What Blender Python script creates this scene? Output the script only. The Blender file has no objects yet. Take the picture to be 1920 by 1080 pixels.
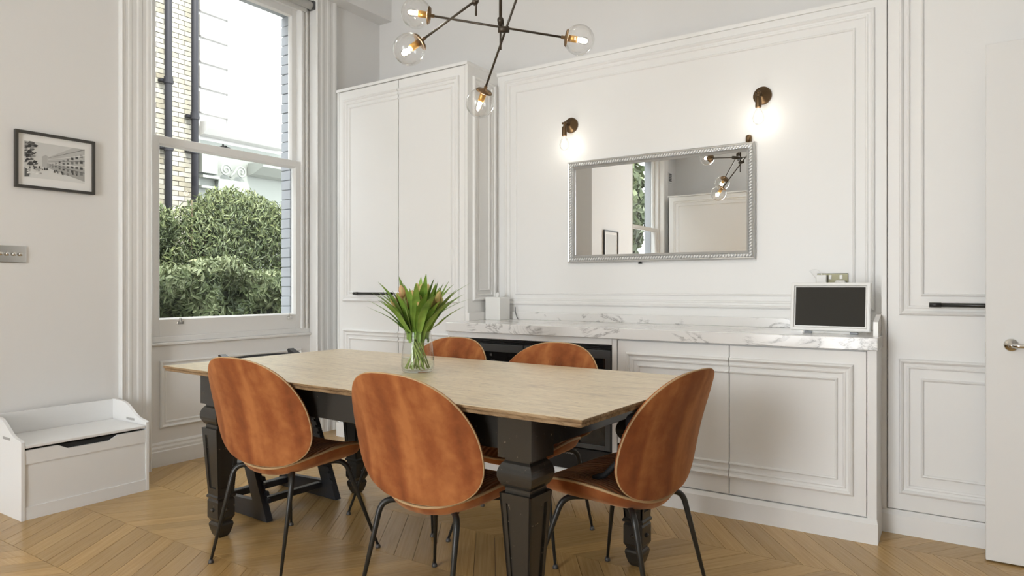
import bpy, bmesh, math, random
from mathutils import Vector, Matrix
R = math.radians
random.seed(7)
sc = bpy.context.scene
C = sc.collection

# ------------------------------------------------------------------ camera, world, sun, fill light, exposure
cam = bpy.data.cameras.new('camera'); cam.lens = 24.0; cam.sensor_width = 36.0; cam.shift_y = -3.0/1920
cam.clip_start = 0.02; cam.clip_end = 200
camo = bpy.data.objects.new('camera', cam); C.objects.link(camo)
camo.location = (0, 0, 1.13); camo.rotation_euler = (R(90), 0, R(33.5))
sc.camera = camo
w = bpy.data.worlds.new('sky'); sc.world = w; w.use_nodes = True
bg = w.node_tree.nodes['Background']; bg.inputs[0].default_value = (0.93, 0.97, 1.0, 1); bg.inputs[1].default_value = 5.0
sun = bpy.data.lights.new('sun', 'SUN'); sun.energy = 5.0; sun.angle = R(0.6); sun.color = (1.0, 0.95, 0.86)
suno = bpy.data.objects.new('sun', sun); C.objects.link(suno); suno.location = (8, -4, 11)
sd = Vector((-0.60, 0.30, -0.75)).normalized()
suno.rotation_euler = sd.to_track_quat('-Z', 'Y').to_euler()
def area(name, loc, direction, sx, sy, power, col=(1, 0.985, 0.96)):
    l = bpy.data.lights.new(name, 'AREA'); l.shape = 'RECTANGLE'; l.size = sx; l.size_y = sy; l.energy = power; l.color = col
    o = bpy.data.objects.new(name, l); C.objects.link(o); o.location = loc
    o.rotation_euler = Vector(direction).to_track_quat('-Z', 'Z').to_euler(); return o
area('added_fill_light', (-1.725, -3.66, 1.5), (0, 1, 0), 1.45, 2.8, 100, (0.95, 0.98, 1.0))  # fill light added behind the camera, set in an invented door opening
vs = sc.view_settings
vs.view_transform = 'Standard'; vs.look = 'None'; vs.gamma = 1.0; vs.use_curve_mapping = False; vs.exposure = 0.42

# ------------------------------------------------------------------ materials
MATS = {}
def mat(name, col=(0.8, 0.8, 0.8), rough=0.5, metal=0.0, spec=0.5, sheen=0.0, coat=0.0):
    m = bpy.data.materials.new(name); m.use_nodes = True
    b = m.node_tree.nodes['Principled BSDF']
    b.inputs['Base Color'].default_value = (*col, 1); b.inputs['Roughness'].default_value = rough
    b.inputs['Metallic'].default_value = metal; b.inputs['Specular IOR Level'].default_value = spec
    b.inputs['Sheen Weight'].default_value = sheen; b.inputs['Coat Weight'].default_value = coat
    MATS[name] = m; return m
def nodes(m): return m.node_tree.nodes, m.node_tree.links, m.node_tree.nodes['Principled BSDF']
def nnew(m, t, **kw):
    n = m.node_tree.nodes.new(t)
    for k, v in kw.items(): setattr(n, k, v)
    return n
def ramp(m, stops):
    r = nnew(m, 'ShaderNodeValToRGB'); e = r.color_ramp.elements
    while len(e) < len(stops): e.new(0.5)
    for i, (p, c) in enumerate(stops): e[i].position = p; e[i].color = (*c, 1) if len(c) == 3 else c
    return r
def coord(m, scale=(1, 1, 1), out='Object'):
    tc = nnew(m, 'ShaderNodeTexCoord'); mp = nnew(m, 'ShaderNodeMapping'); mp.inputs['Scale'].default_value = scale
    m.node_tree.links.new(tc.outputs[out], mp.inputs[0]); return mp
def noise(m, vec, scale, detail=4, rough=0.55, dist=0.0):
    n = nnew(m, 'ShaderNodeTexNoise'); n.inputs['Scale'].default_value = scale; n.inputs['Detail'].default_value = detail
    n.inputs['Roughness'].default_value = rough; n.inputs['Distortion'].default_value = dist
    m.node_tree.links.new(vec.outputs[0], n.inputs['Vector']); return n
def bump(m, src, strength, dist=0.01):
    b = nnew(m, 'ShaderNodeBump'); b.inputs['Strength'].default_value = strength; b.inputs['Distance'].default_value = dist
    m.node_tree.links.new(src, b.inputs['Height']); m.node_tree.links.new(b.outputs[0], m.node_tree.nodes['Principled BSDF'].inputs['Normal'])

WALL = mat('wall_paint', (0.80, 0.79, 0.775), 0.75, spec=0.25)
nz = noise(WALL, coord(WALL), 160, 2); bump(WALL, nz.outputs[0], 0.04, 0.002)
WOOD_W = mat('satin_white_joinery', (0.86, 0.857, 0.845), 0.38, spec=0.4)
TRIM = mat('white_trim_paint', (0.82, 0.815, 0.80), 0.42, spec=0.4)
CEIL = mat('ceiling_paint', (0.86, 0.855, 0.84), 0.8, spec=0.2)
CHESTM = mat('white_melamine', (0.86, 0.86, 0.855), 0.4)
SLOTM = mat('pale_grey_slot', (0.42, 0.41, 0.40), 0.6)
BLACKGAP = mat('dark_gap', (0.02, 0.02, 0.02), 0.8)

FLOOR = mat('oiled_oak', (0.4, 0.25, 0.12), 0.27, spec=0.45)
n, l, b = nodes(FLOOR)
oi = nnew(FLOOR, 'ShaderNodeObjectInfo'); geo = nnew(FLOOR, 'ShaderNodeAttribute'); geo.attribute_name = 'tone'
addv = nnew(FLOOR, 'ShaderNodeMath', operation='ADD'); l.new(oi.outputs['Random'], addv.inputs[0]); l.new(geo.outputs['Fac'], addv.inputs[1])
mp = coord(FLOOR, (3, 90, 90)); offs = nnew(FLOOR, 'ShaderNodeVectorMath', operation='ADD')
comb = nnew(FLOOR, 'ShaderNodeCombineXYZ'); mul = nnew(FLOOR, 'ShaderNodeMath', operation='MULTIPLY'); mul.inputs[1].default_value = 57.0
l.new(addv.outputs[0], mul.inputs[0]); l.new(mul.outputs[0], comb.inputs[0]); l.new(mul.outputs[0], comb.inputs[2])
l.new(mp.outputs[0], offs.inputs[0]); l.new(comb.outputs[0], offs.inputs[1])
g1 = noise(FLOOR, offs, 1.0, 6, 0.65, 0.6)
rg = ramp(FLOOR, [(0.25, (0.43, 0.255, 0.090)), (0.55, (0.54, 0.345, 0.135)), (0.8, (0.61, 0.41, 0.175))]); l.new(g1.outputs[0], rg.inputs[0])
rt = ramp(FLOOR, [(0.0, (0.85, 0.84, 0.83)), (0.5, (0.97, 0.97, 0.97)), (1.0, (1.10, 1.08, 1.03))])
frac = nnew(FLOOR, 'ShaderNodeMath', operation='FRACT'); l.new(addv.outputs[0], frac.inputs[0]); l.new(frac.outputs[0], rt.inputs[0])
mx = nnew(FLOOR, 'ShaderNodeMix', data_type='RGBA', blend_type='MULTIPLY'); mx.inputs[0].default_value = 1.0
l.new(rg.outputs[0], mx.inputs[6]); l.new(rt.outputs[0], mx.inputs[7]); l.new(mx.outputs[2], b.inputs['Base Color'])
bump(FLOOR, g1.outputs[0], 0.06, 0.003)

VELVET = mat('rust_velvet', (0.5, 0.16, 0.04), 0.8, spec=0.15, sheen=0.55)
n, l, b = nodes(VELVET); b.inputs['Sheen Roughness'].default_value = 0.35; b.inputs['Sheen Tint'].default_value = (1.0, 0.62, 0.35, 1)
v1 = noise(VELVET, coord(VELVET, (9, 5, 1.5)), 1.0, 2, 0.5, 0.4); v2 = noise(VELVET, coord(VELVET), 22, 4, 0.6, 0.2)
ad = nnew(VELVET, 'ShaderNodeMath', operation='MULTIPLY_ADD'); ad.inputs[1].default_value = 0.35
l.new(v2.outputs[0], ad.inputs[0]); l.new(v1.outputs[0], ad.inputs[2])
rv = ramp(VELVET, [(0.48, (0.175, 0.050, 0.018)), (0.66, (0.28, 0.085, 0.027)), (0.86, (0.43, 0.16, 0.053))])
l.new(ad.outputs[0], rv.inputs[0]); l.new(rv.outputs[0], b.inputs['Base Color']); bump(VELVET, v2.outputs[0], 0.08, 0.004)
PLEAT = VELVET.copy(); PLEAT.name = 'pleated_rust_velvet'
n, l, b = nodes(PLEAT)
cs = coord(PLEAT); sp = nnew(PLEAT, 'ShaderNodeSeparateXYZ'); l.new(cs.outputs[0], sp.inputs[0])
ml = nnew(PLEAT, 'ShaderNodeMath', operation='MULTIPLY'); ml.inputs[1].default_value = 260; l.new(sp.outputs[0], ml.inputs[0])
sn = nnew(PLEAT, 'ShaderNodeMath', operation='SINE'); l.new(ml.outputs[0], sn.inputs[0])
for nd in [x for x in n if x.type == 'BUMP']: n.remove(nd)
bump(PLEAT, sn.outputs[0], 0.55, 0.006)
PIPING = mat('cream_piping', (0.50, 0.33, 0.17), 0.6)
BLACKTUBE = mat('black_powder_coat', (0.018, 0.018, 0.016), 0.38)
GLIDE = mat('dark_glide', (0.07, 0.065, 0.06), 0.4)

TABLETOP = mat('weathered_travertine_top', (0.6, 0.48, 0.32), 0.36, spec=0.9, coat=0.9)
TABLETOP.node_tree.nodes['Principled BSDF'].inputs['Coat Roughness'].default_value = 0.42
n, l, b = nodes(TABLETOP)
t1 = noise(TABLETOP, coord(TABLETOP, (2.2, 22, 26)), 1.0, 7, 0.68, 1.6)
t2 = noise(TABLETOP, coord(TABLETOP, (11, 70, 60)), 1.0, 6, 0.7, 2.0)
r1 = ramp(TABLETOP, [(0.28, (0.50, 0.37, 0.20)), (0.45, (0.76, 0.60, 0.355)), (0.7, (0.90, 0.76, 0.50))]); l.new(t1.outputs[0], r1.inputs[0])
r2 = ramp(TABLETOP, [(0.32, (0.42, 0.36, 0.29)), (0.44, (0.86, 0.84, 0.80)), (0.56, (1, 1, 1))]); l.new(t2.outputs[0], r2.inputs[0])
mx = nnew(TABLETOP, 'ShaderNodeMix', data_type='RGBA', blend_type='MULTIPLY'); mx.inputs[0].default_value = 1.0
l.new(r1.outputs[0], mx.inputs[6]); l.new(r2.outputs[0], mx.inputs[7]); l.new(mx.outputs[2], b.inputs['Base Color'])
bump(TABLETOP, t2.outputs[0], 0.12, 0.004)
TOPEDGE = TABLETOP.copy(); TOPEDGE.name = 'rough_table_edge'
TOPEDGE.node_tree.nodes['Principled BSDF'].inputs['Roughness'].default_value = 0.75; TOPEDGE.node_tree.nodes['Principled BSDF'].inputs['Coat Weight'].default_value = 0.0; TOPEDGE.node_tree.nodes['Principled BSDF'].inputs['Specular IOR Level'].default_value = 0.3
for nd in TOPEDGE.node_tree.nodes:
    if nd.type == 'VALTORGB' and abs(nd.color_ramp.elements[0].color[0]-0.50) < 0.01 and nd.color_ramp.elements[0].color[1] < 0.40:
        for e, c in zip(nd.color_ramp.elements, [(0.11, 0.062, 0.03), (0.26, 0.165, 0.085), (0.46, 0.33, 0.20)]): e.color = (*c, 1)
BLACKWOOD = mat('chipped_black_paint', (0.03, 0.027, 0.023), 0.22, spec=0.55)
n, l, b = nodes(BLACKWOOD)
c1 = noise(BLACKWOOD, coord(BLACKWOOD), 46, 5, 0.75); rc = ramp(BLACKWOOD, [(0.655, (0.030, 0.027, 0.023)), (0.69, (0.22, 0.18, 0.13))])
l.new(c1.outputs[0], rc.inputs[0]); l.new(rc.outputs[0], b.inputs['Base Color']); bump(BLACKWOOD, c1.outputs[0], 0.05, 0.003)
HIGHCH = mat('black_stained_beech', (0.022, 0.023, 0.026), 0.35)

MARBLE = mat('veined_white_marble', (0.8, 0.79, 0.77), 0.14, spec=0.5)
n, l, b = nodes(MARBLE)
m1 = noise(MARBLE, coord(MARBLE, (1.0, 1.6, 2.2)), 2.9, 9, 0.62, 1.8)
sub = nnew(MARBLE, 'ShaderNodeMath', operation='SUBTRACT'); sub.inputs[1].default_value = 0.5; l.new(m1.outputs[0], sub.inputs[0])
ab = nnew(MARBLE, 'ShaderNodeMath', operation='ABSOLUTE'); l.new(sub.outputs[0], ab.inputs[0])
m2 = noise(MARBLE, coord(MARBLE), 3.1, 3); 
rm = ramp(MARBLE, [(0.0, (0.36, 0.35, 0.34)), (0.014, (0.66, 0.65, 0.64)), (0.05, (0.84, 0.83, 0.815))]); 
rk = ramp(MARBLE, [(0.46, (0, 0, 0)), (0.62, (0.16, 0.16, 0.16))]); l.new(m2.outputs[0], rk.inputs[0])
ad = nnew(MARBLE, 'ShaderNodeMath', operation='ADD'); l.new(ab.outputs[0], ad.inputs[0]); l.new(rk.outputs[0], ad.inputs[1]); l.new(ad.outputs[0], rm.inputs[0])
l.new(rm.outputs[0], b.inputs['Base Color'])

BRONZE = mat('aged_bronze', (0.15, 0.095, 0.05), 0.42, metal=0.85)
DKROD = mat('dark_bronze_rod', (0.075, 0.06, 0.045), 0.4, metal=0.6)
BRASS = mat('warm_brass', (0.52, 0.30, 0.09), 0.32, metal=0.9)
CHROME = mat('polished_chrome', (0.72, 0.71, 0.68), 0.12, metal=1.0)
SILVERF = mat('silver_leaf_frame', (0.56, 0.56, 0.555), 0.32, metal=0.7)
ROPEM = mat('pale_silver_rope', (0.84, 0.84, 0.83), 0.3, metal=0.1)
MIRROR = mat('mirror_silver', (0.93, 0.935, 0.93), 0.0, metal=1.0)
BLACKFR = mat('black_picture_frame', (0.045, 0.042, 0.037), 0.5)
MATW = mat('white_mat_board', (0.82, 0.81, 0.79), 0.8)
SCREEN = mat('grey_switched_off_screen', (0.040, 0.037, 0.031), 0.55, spec=0.12)
NICKEL = mat('antique_brass_plate', (0.085, 0.078, 0.045), 0.3, metal=0.7)
PLASTW = mat('white_plastic', (0.85, 0.85, 0.83), 0.35)
BLACKGL = mat('black_glass', (0.010, 0.010, 0.011), 0.03, spec=0.9)
BLACKMT = mat('black_enamel', (0.015, 0.015, 0.016), 0.3)
GREYMT = mat('grey_steel_trim', (0.10, 0.105, 0.11), 0.35, metal=0.5)
HARNESS = mat('black_padded_fabric', (0.012, 0.012, 0.013), 0.7)
LETTER = mat('pale_lettering', (0.7, 0.7, 0.7), 0.5)
TISSUE = mat('white_tissue', (0.9, 0.9, 0.89), 0.9)
def thin_glass(name, tint=(1, 1, 1), ior=1.45, rough=0.0, boost=1.0, power=4.0):
    m = bpy.data.materials.new(name); m.use_nodes = True; nt = m.node_tree; nt.nodes.clear()
    o = nt.nodes.new('ShaderNodeOutputMaterial'); t = nt.nodes.new('ShaderNodeBsdfTransparent'); g = nt.nodes.new('ShaderNodeBsdfGlossy')
    lw = nt.nodes.new('ShaderNodeLayerWeight'); lw.inputs['Blend'].default_value = 0.5
    pw = nt.nodes.new('ShaderNodeMath'); pw.operation = 'POWER'; pw.inputs[1].default_value = power
    mxs = nt.nodes.new('ShaderNodeMixShader'); mu = nt.nodes.new('ShaderNodeMath'); mu.operation = 'MULTIPLY_ADD'; mu.use_clamp = True
    t.inputs[0].default_value = (*tint, 1); g.inputs['Roughness'].default_value = rough
    f0 = ((ior-1)/(ior+1))**2; mu.inputs[1].default_value = boost*(1-f0); mu.inputs[2].default_value = f0*boost
    nt.links.new(lw.outputs['Facing'], pw.inputs[0]); nt.links.new(pw.outputs[0], mu.inputs[0])
    nt.links.new(mu.outputs[0], mxs.inputs[0]); nt.links.new(t.outputs[0], mxs.inputs[1]); nt.links.new(g.outputs[0], mxs.inputs[2]); nt.links.new(mxs.outputs[0], o.inputs[0])
    MATS[name] = m; return m
PANE = thin_glass('window_glass', (0.985, 0.995, 0.99), 1.35)
GLOBE = thin_glass('clear_globe_glass', (0.985, 0.985, 0.98), 1.5, 0.05, 1.2, 2.6)
VASEG = thin_glass('clear_vase_glass', (0.965, 0.98, 0.97), 1.5, 0.0, 1.0, 3.0)
WATER = thin_glass('water', (0.95, 0.975, 0.94), 1.33, 0.0, 0.7)
def emis(name, col, s):
    m = bpy.data.materials.new(name); m.use_nodes = True; nt = m.node_tree; nt.nodes.clear()
    o = nt.nodes.new('ShaderNodeOutputMaterial'); e = nt.nodes.new('ShaderNodeEmission'); e.inputs[0].default_value = (*col, 1); e.inputs[1].default_value = s
    nt.links.new(e.outputs[0], o.inputs[0]); return m
GLOW = emis('glowing_filament', (1.0, 0.78, 0.42), 9.0)
GLOWW = emis('glowing_wall_bulb', (1.0, 0.94, 0.82), 12.0)
STEMG = mat('tulip_stem_green', (0.36, 0.46, 0.13), 0.5)
LEAFG = mat('tulip_leaf_green', (0.16, 0.30, 0.045), 0.4)
n, l, b = nodes(LEAFG)
ln = noise(LEAFG, coord(LEAFG), 14, 3); rl = ramp(LEAFG, [(0.3, (0.10, 0.21, 0.03)), (0.7, (0.30, 0.46, 0.08))]); l.new(ln.outputs[0], rl.inputs[0]); l.new(rl.outputs[0], b.inputs['Base Color'])
BLOOM = mat('closed_tulip_bud', (0.45, 0.27, 0.10), 0.6)
n, l, b = nodes(BLOOM)
ln = noise(BLOOM, coord(BLOOM, (30, 30, 12)), 1, 3); rl = ramp(BLOOM, [(0.38, (0.40, 0.42, 0.13)), (0.66, (0.62, 0.33, 0.17))]); l.new(ln.outputs[0], rl.inputs[0]); l.new(rl.outputs[0], b.inputs['Base Color'])
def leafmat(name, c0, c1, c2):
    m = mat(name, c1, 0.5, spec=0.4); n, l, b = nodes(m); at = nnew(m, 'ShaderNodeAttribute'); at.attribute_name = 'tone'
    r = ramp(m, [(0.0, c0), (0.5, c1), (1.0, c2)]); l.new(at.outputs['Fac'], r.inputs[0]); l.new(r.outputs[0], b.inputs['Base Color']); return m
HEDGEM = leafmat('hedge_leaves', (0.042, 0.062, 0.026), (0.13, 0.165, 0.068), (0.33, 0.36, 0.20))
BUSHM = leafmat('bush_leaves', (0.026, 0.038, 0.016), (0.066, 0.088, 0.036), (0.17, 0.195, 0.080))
BARK = mat('brown_stem', (0.12, 0.085, 0.05), 0.8)
BRICKM = mat('cream_glazed_brick', (0.72, 0.66, 0.50), 0.6)
n, l, b = nodes(BRICKM); oi = nnew(BRICKM, 'ShaderNodeObjectInfo'); rb = ramp(BRICKM, [(0.0, (0.20, 0.18, 0.13)), (0.3, (0.25, 0.235, 0.185)), (1.0, (0.30, 0.29, 0.25))]); l.new(oi.outputs['Random'], rb.inputs[0]); l.new(rb.outputs[0], b.inputs['Base Color'])
MORTAR = mat('grey_mortar', (0.085, 0.075, 0.06), 0.9)
STUCCO_SHADE = mat('shaded_stucco', (0.20, 0.215, 0.195), 0.8)  # stucco with the canopy's shade on the lower storey put into its colour
STUCCO = mat('white_stucco', (0.42, 0.415, 0.40), 0.8)
PIPE = mat('black_iron_pipe', (0.010, 0.010, 0.013), 0.55, spec=0.25)
PBRICK = mat('white_painted_brick', (0.40, 0.42, 0.45), 0.7)
PAVE = mat('grey_paving', (0.36, 0.35, 0.33), 0.9)
STONE = mat('window_stone', (0.72, 0.71, 0.68), 0.8)
FABR = mat('blind_fabric', (0.66, 0.65, 0.62), 0.8)

# ------------------------------------------------------------------ mesh helpers
def obj(name, bm, m, parent=None, smooth=False, loc=None):
    me = bpy.data.meshes.new(name); bm.to_mesh(me); bm.free()
    if m: me.materials.append(m)
    if smooth:
        for p in me.polygons: p.use_smooth = True
    o = bpy.data.objects.new(name, me); C.objects.link(o)
    if parent: o.parent = parent
    if loc: o.location = loc
    return o
def tag(o, label=None, cat=None, group=None, kind=None):
    if label: o['label'] = label
    if cat: o['category'] = cat
    if group: o['group'] = group
    if kind: o['kind'] = kind
    return o
def thing(name, label, cat, loc=(0, 0, 0), rz=0, group=None, kind=None):
    o = bpy.data.objects.new(name, None); C.objects.link(o); o.location = loc; o.rotation_euler = (0, 0, rz); o.empty_display_size = 0.1
    return tag(o, label, cat, group, kind)
def copy_tree(o, parent=None):
    c = o.copy(); C.objects.link(c)
    if parent: c.parent = parent
    for ch in list(o.children): copy_tree(ch, c)
    return c
def struct(name, bm, m, parent=None, smooth=False):
    o = obj(name, bm, m, parent, smooth)
    if not parent: o['kind'] = 'structure'
    return o
def box(bm, x0, x1, y0, y1, z0, z1):
    v = [bm.verts.new(p) for p in ((x0, y0, z0), (x1, y0, z0), (x1, y1, z0), (x0, y1, z0), (x0, y0, z1), (x1, y0, z1), (x1, y1, z1), (x0, y1, z1))]
    for f in ((0, 3, 2, 1), (4, 5, 6, 7), (0, 1, 5, 4), (1, 2, 6, 5), (2, 3, 7, 6), (3, 0, 4, 7)): bm.faces.new([v[i] for i in f])
    return v
def hexa(bm, pts):
    v = [bm.verts.new(p) for p in pts]
    for f in ((0, 3, 2, 1), (4, 5, 6, 7), (0, 1, 5, 4), (1, 2, 6, 5), (2, 3, 7, 6), (3, 0, 4, 7)): bm.faces.new([v[i] for i in f])
def boxbm(*a, bev=0.0, seg=2):
    bm = bmesh.new(); box(bm, *a)
    if bev > 0: bmesh.ops.bevel(bm, geom=bm.edges[:], offset=bev, segments=seg, affect='EDGES', profile=0.5)
    return bm
def multibox(boxes, bev=0.0):
    bm = bmesh.new()
    for a in boxes: box(bm, *a)
    if bev > 0: bmesh.ops.bevel(bm, geom=bm.edges[:], offset=bev, segments=1, affect='EDGES')
    return bm
def tube(bm, pts, rad, seg=10, caps=True):
    pts = [Vector(p) for p in pts]; rads = rad if isinstance(rad, (list, tuple)) else [rad]*len(pts)
    rings = []; prev = None
    for i, p in enumerate(pts):
        t = (pts[min(i+1, len(pts)-1)] - pts[max(i-1, 0)]).normalized()
        if prev is None:
            a = Vector((0, 0, 1)) if abs(t.z) < 0.9 else Vector((1, 0, 0)); u = t.cross(a).normalized()
        else: u = (prev - t*prev.dot(t)).normalized()
        prev = u; vv = t.cross(u)
        rings.append([bm.verts.new(p + (u*math.cos(2*math.pi*k/seg) + vv*math.sin(2*math.pi*k/seg))*rads[i]) for k in range(seg)])
    for a, b_ in zip(rings, rings[1:]):
        for k in range(seg): bm.faces.new((a[k], a[(k+1) % seg], b_[(k+1) % seg], b_[k]))
    if caps: bm.faces.new(rings[0][::-1]); bm.faces.new(rings[-1])
def closed_tube(bm, pts, rad, seg=8):
    pts = [Vector(p) for p in pts]; N = len(pts); rings = []
    for i, p in enumerate(pts):
        t = (pts[(i+1) % N]-pts[i-1]).normalized(); a = Vector((0, 0.3, 1)).normalized(); u = t.cross(a)
        u = u.normalized() if u.length > 1e-4 else Vector((1, 0, 0)); vv = t.cross(u)
        rings.append((p, u, vv))
    # keep frames consistent
    vs_ = []; pu = None
    for p, u, vv in rings:
        if pu is not None and u.dot(pu) < 0: u, vv = -u, -vv
        pu = u
        vs_.append([bm.verts.new(p+(u*math.cos(2*math.pi*k/seg)+vv*math.sin(2*math.pi*k/seg))*rad) for k in range(seg)])
    for i in range(N):
        a, b_ = vs_[i], vs_[(i+1) % N]
        for k in range(seg): bm.faces.new((a[k], a[(k+1) % seg], b_[(k+1) % seg], b_[k]))
def lathe(bm, prof, seg=24, M=None, capa=True, capb=True):
    M = M or Matrix.Identity(4); rings = []
    for r, z in prof: rings.append([bm.verts.new(M @ Vector((max(r, 1e-4)*math.cos(2*math.pi*k/seg), max(r, 1e-4)*math.sin(2*math.pi*k/seg), z))) for k in range(seg)])
    for a, b_ in zip(rings, rings[1:]):
        for k in range(seg): bm.faces.new((a[k], a[(k+1) % seg], b_[(k+1) % seg], b_[k]))
    if capa: bm.faces.new(rings[0][::-1])
    if capb: bm.faces.new(rings[-1])
def prism(bm, poly, h0, h1, mapf):
    a = [bm.verts.new(mapf(s, t, h0)) for s, t in poly]; b_ = [bm.verts.new(mapf(s, t, h1)) for s, t in poly]; N = len(poly)
    bm.faces.new(a[::-1]); bm.faces.new(b_)
    for i in range(N): bm.faces.new((a[i], a[(i+1) % N], b_[(i+1) % N], b_[i]))
def ring_frame(bm, rings, closed_path=True):
    # rings: list of lists of points (same length); connects ring i to ring i+1
    V = [[bm.verts.new(p) for p in r] for r in rings]; N = len(V[0])
    for a, b_ in zip(V, V[1:]):
        for i in range(N if closed_path else N-1): bm.faces.new((a[i], a[(i+1) % N], b_[(i+1) % N], b_[i]))
    if not closed_path:
        for e in (0, -1):
            try: bm.faces.new([r[e] for r in V])
            except ValueError: pass
def moulding(bm, mapf, s0, s1, t0, t1, prof, openside=None):
    rings = []
    for d, h in prof:
        if openside == 'R': P = [(s1, t1-d), (s0+d, t1-d), (s0+d, t0+d), (s1, t0+d)]
        elif openside == 'L': P = [(s0, t0+d), (s1-d, t0+d), (s1-d, t1-d), (s0, t1-d)]
        else: P = [(s0+d, t0+d), (s1-d, t0+d), (s1-d, t1-d), (s0+d, t1-d)]
        rings.append([mapf(s, t, h) for s, t in P])
    ring_frame(bm, rings, openside is None)
    bmesh.ops.recalc_face_normals(bm, faces=bm.faces[:])
BOLECTION = [(0, -0.001), (0, 0.006), (0.004, 0.014), (0.010, 0.017), (0.017, 0.012), (0.020, 0.006), (0.030, 0.005), (0.034, 0.009), (0.040, 0.008), (0.044, 0.003), (0.044, -0.001)]
BEAD = [(0, -0.001), (0.001, 0.005), (0.005, 0.009), (0.010, 0.007), (0.013, 0.002), (0.013, -0.001)]
def fy(y): return lambda s, t, h: (s, y-h, t)        # plane facing -Y
def fyp(y): return lambda s, t, h: (s, y+h, t)       # plane facing +Y
def fx(x): return lambda s, t, h: (x+h, s, t)        # plane facing +X

# ------------------------------------------------------------------ room shell
WX = -4.17; WB = 4.247; WF = -3.61; WR = 0.95; CZ = 3.60
A0, A1 = 2.266, 3.544                    # window 1 between the architraves
DY = -(A0 + 3.0)                          # window 2 is the same window further along
DY = -5.24
def wall_left():
    bm = bmesh.new(); x0 = -4.345
    segs = [(WF, A0+DY), (A1+DY, A0), (A1, WB)]
    for a, b_ in segs: box(bm, x0, WX, a, b_, 0, CZ)
    for d in (0, DY):
        box(bm, x0, WX, A0+d, A1+d, 3.32, CZ); box(bm, x0, -4.217, A0+d, A1+d, 0, 0.757)
    return bm
def wall_outer():
    bm = bmesh.new(); x0 = -4.3455
    o0, o1 = 2.33, 3.47; X0 = -4.452
    for a, b_ in [(WF-0.3, o0+DY), (o1+DY, o0), (o1, WB+0.5)]: box(bm, X0, x0, a, b_, -0.6, CZ+0.3)
    for d in (0, DY): box(bm, X0, x0, o0+d, o1+d, 3.235, CZ+0.3); box(bm, X0, x0, o0+d, o1+d, -0.6, 0.74)
    return bm
struct('wall_left', wall_left(), WALL); wl = struct('wall_outside', wall_outer(), PBRICK)
# white-painted bricks of the outer window jamb
bkm = boxbm(-0.052, 0.052, -0.012, 0.012, -0.0350, 0.0350, bev=0.004)
bk0 = obj('brick', bkm, PBRICK, wl)
k = 0
for i in range(33):
    o = bk0 if k == 0 else bk0.copy()
    if k: C.objects.link(o); o.parent = wl
    k += 1
    o.location = (-4.400+random.uniform(-0.003, 0.003), 3.468+random.uniform(-0.003, 0.002), 0.79+0.075*i); o.rotation_euler = (0, 0, random.uniform(-0.02, 0.02))
struct('wall_back', multibox([(-4.45, 1.2, WB, WB+0.12, 0, CZ)]), WALL)
fw = bmesh.new()
for a in [(-4.45, -2.45, WF-0.12, WF, 0, CZ), (-1.0, 1.2, WF-0.12, WF, 0, CZ), (-2.45, -1.0, WF-0.12, WF, 2.9, CZ)]: box(fw, *a)
struct('wall_front', fw, WALL)
rw = multibox([(WR, WR+0.12, WF, WB, 0, CZ)])
WALL_DIM = mat('bounce_cut_wall', (0.48, 0.475, 0.465), 0.8, spec=0.2)  # unseen right wall darkened to cut the light it bounces back
struct('wall_right', rw, WALL_DIM)
struct('ceiling', multibox([(-4.45, 1.2, WF-0.12, WB+0.12, CZ, CZ+0.12)]), CEIL)
struct('trim_1', multibox([(WX-0.01, -4.03, WF, WB, 3.364, CZ)]), WALL)          # boxed beam over the windows
struct('trim_2', multibox([(WX-0.01, -3.87, -1.05, 0.18, 0, 3.364)]), WALL)      # chimney breast between the windows
# floor slab and chevron planks
fl = struct('floor', multibox([(-4.45, 1.2, WF-0.12, WB+0.12, -0.06, -0.012)]), BLACKGAP)
RH, PW, PT = 0.42, 0.104, 0.012
rows = [(-i, 2.12 - 0.42*i) for i in range(-4, 15)]
def plank_bm(sgn):
    run = RH/math.tan(R(55)); g = 0.0011; bm = bmesh.new()
    pts = [(g, g), (PW-g, g), (PW-g+sgn*run, RH-g), (g+sgn*run, RH-g)]
    # local x along the plank so that grain follows it
    ang = math.atan2(RH, sgn*run); Rm = Matrix.Rotation(-ang, 4, 'Z')
    lo = [bm.verts.new(Rm @ Vector((x, y, -PT))) for x, y in pts]
    hi = [bm.verts.new(Rm @ Vector((x, y, 0))) for x, y in pts]
    f = bm.faces.new(hi); bm.faces.new(lo[::-1])
    for i in range(4): bm.faces.new((lo[i], lo[(i+1) % 4], hi[(i+1) % 4], hi[i]))
    return bm, ang, run
pm = {}
for s in (-1, 1):
    bm, ang, run = plank_bm(s); me = bpy.data.meshes.new('plank'); bm.to_mesh(me); bm.free(); me.materials.append(FLOOR); pm[s] = (me, ang, run)
cands = []
for r_, (idx, y0) in enumerate(rows):
    s = -1 if (idx % 2 == 0) else 1
    for k in range(-4, 58):
        x = -4.6 + k*PW
        cxm = x + PW/2 + s*pm[s][2]/2; cym = y0 + RH/2
        xs_ = (x, x+PW, x+s*pm[s][2], x+PW+s*pm[s][2])
        if max(xs_) > 1.19 or min(xs_) < -4.44 or y0 < WF-0.1 or y0+RH > WB+0.11: continue
        dep = -cxm*math.sin(R(-33.5))*-1 if False else (cxm*-math.sin(R(33.5)) + cym*math.cos(R(33.5)))
        lat = cxm*math.cos(R(33.5)) + cym*math.sin(R(33.5))
        vis = dep > 1.9 and abs(lat)/dep < 0.80 and cym < 3.75 and cxm > -4.3
        cands.append((0 if vis else 1, dep if vis else 99, x, y0, s))
cands.sort(key=lambda c: (c[0], c[1]))
rest = bmesh.new(); tl = rest.faces.layers.float.new('tone_f')
tones = []
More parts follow.
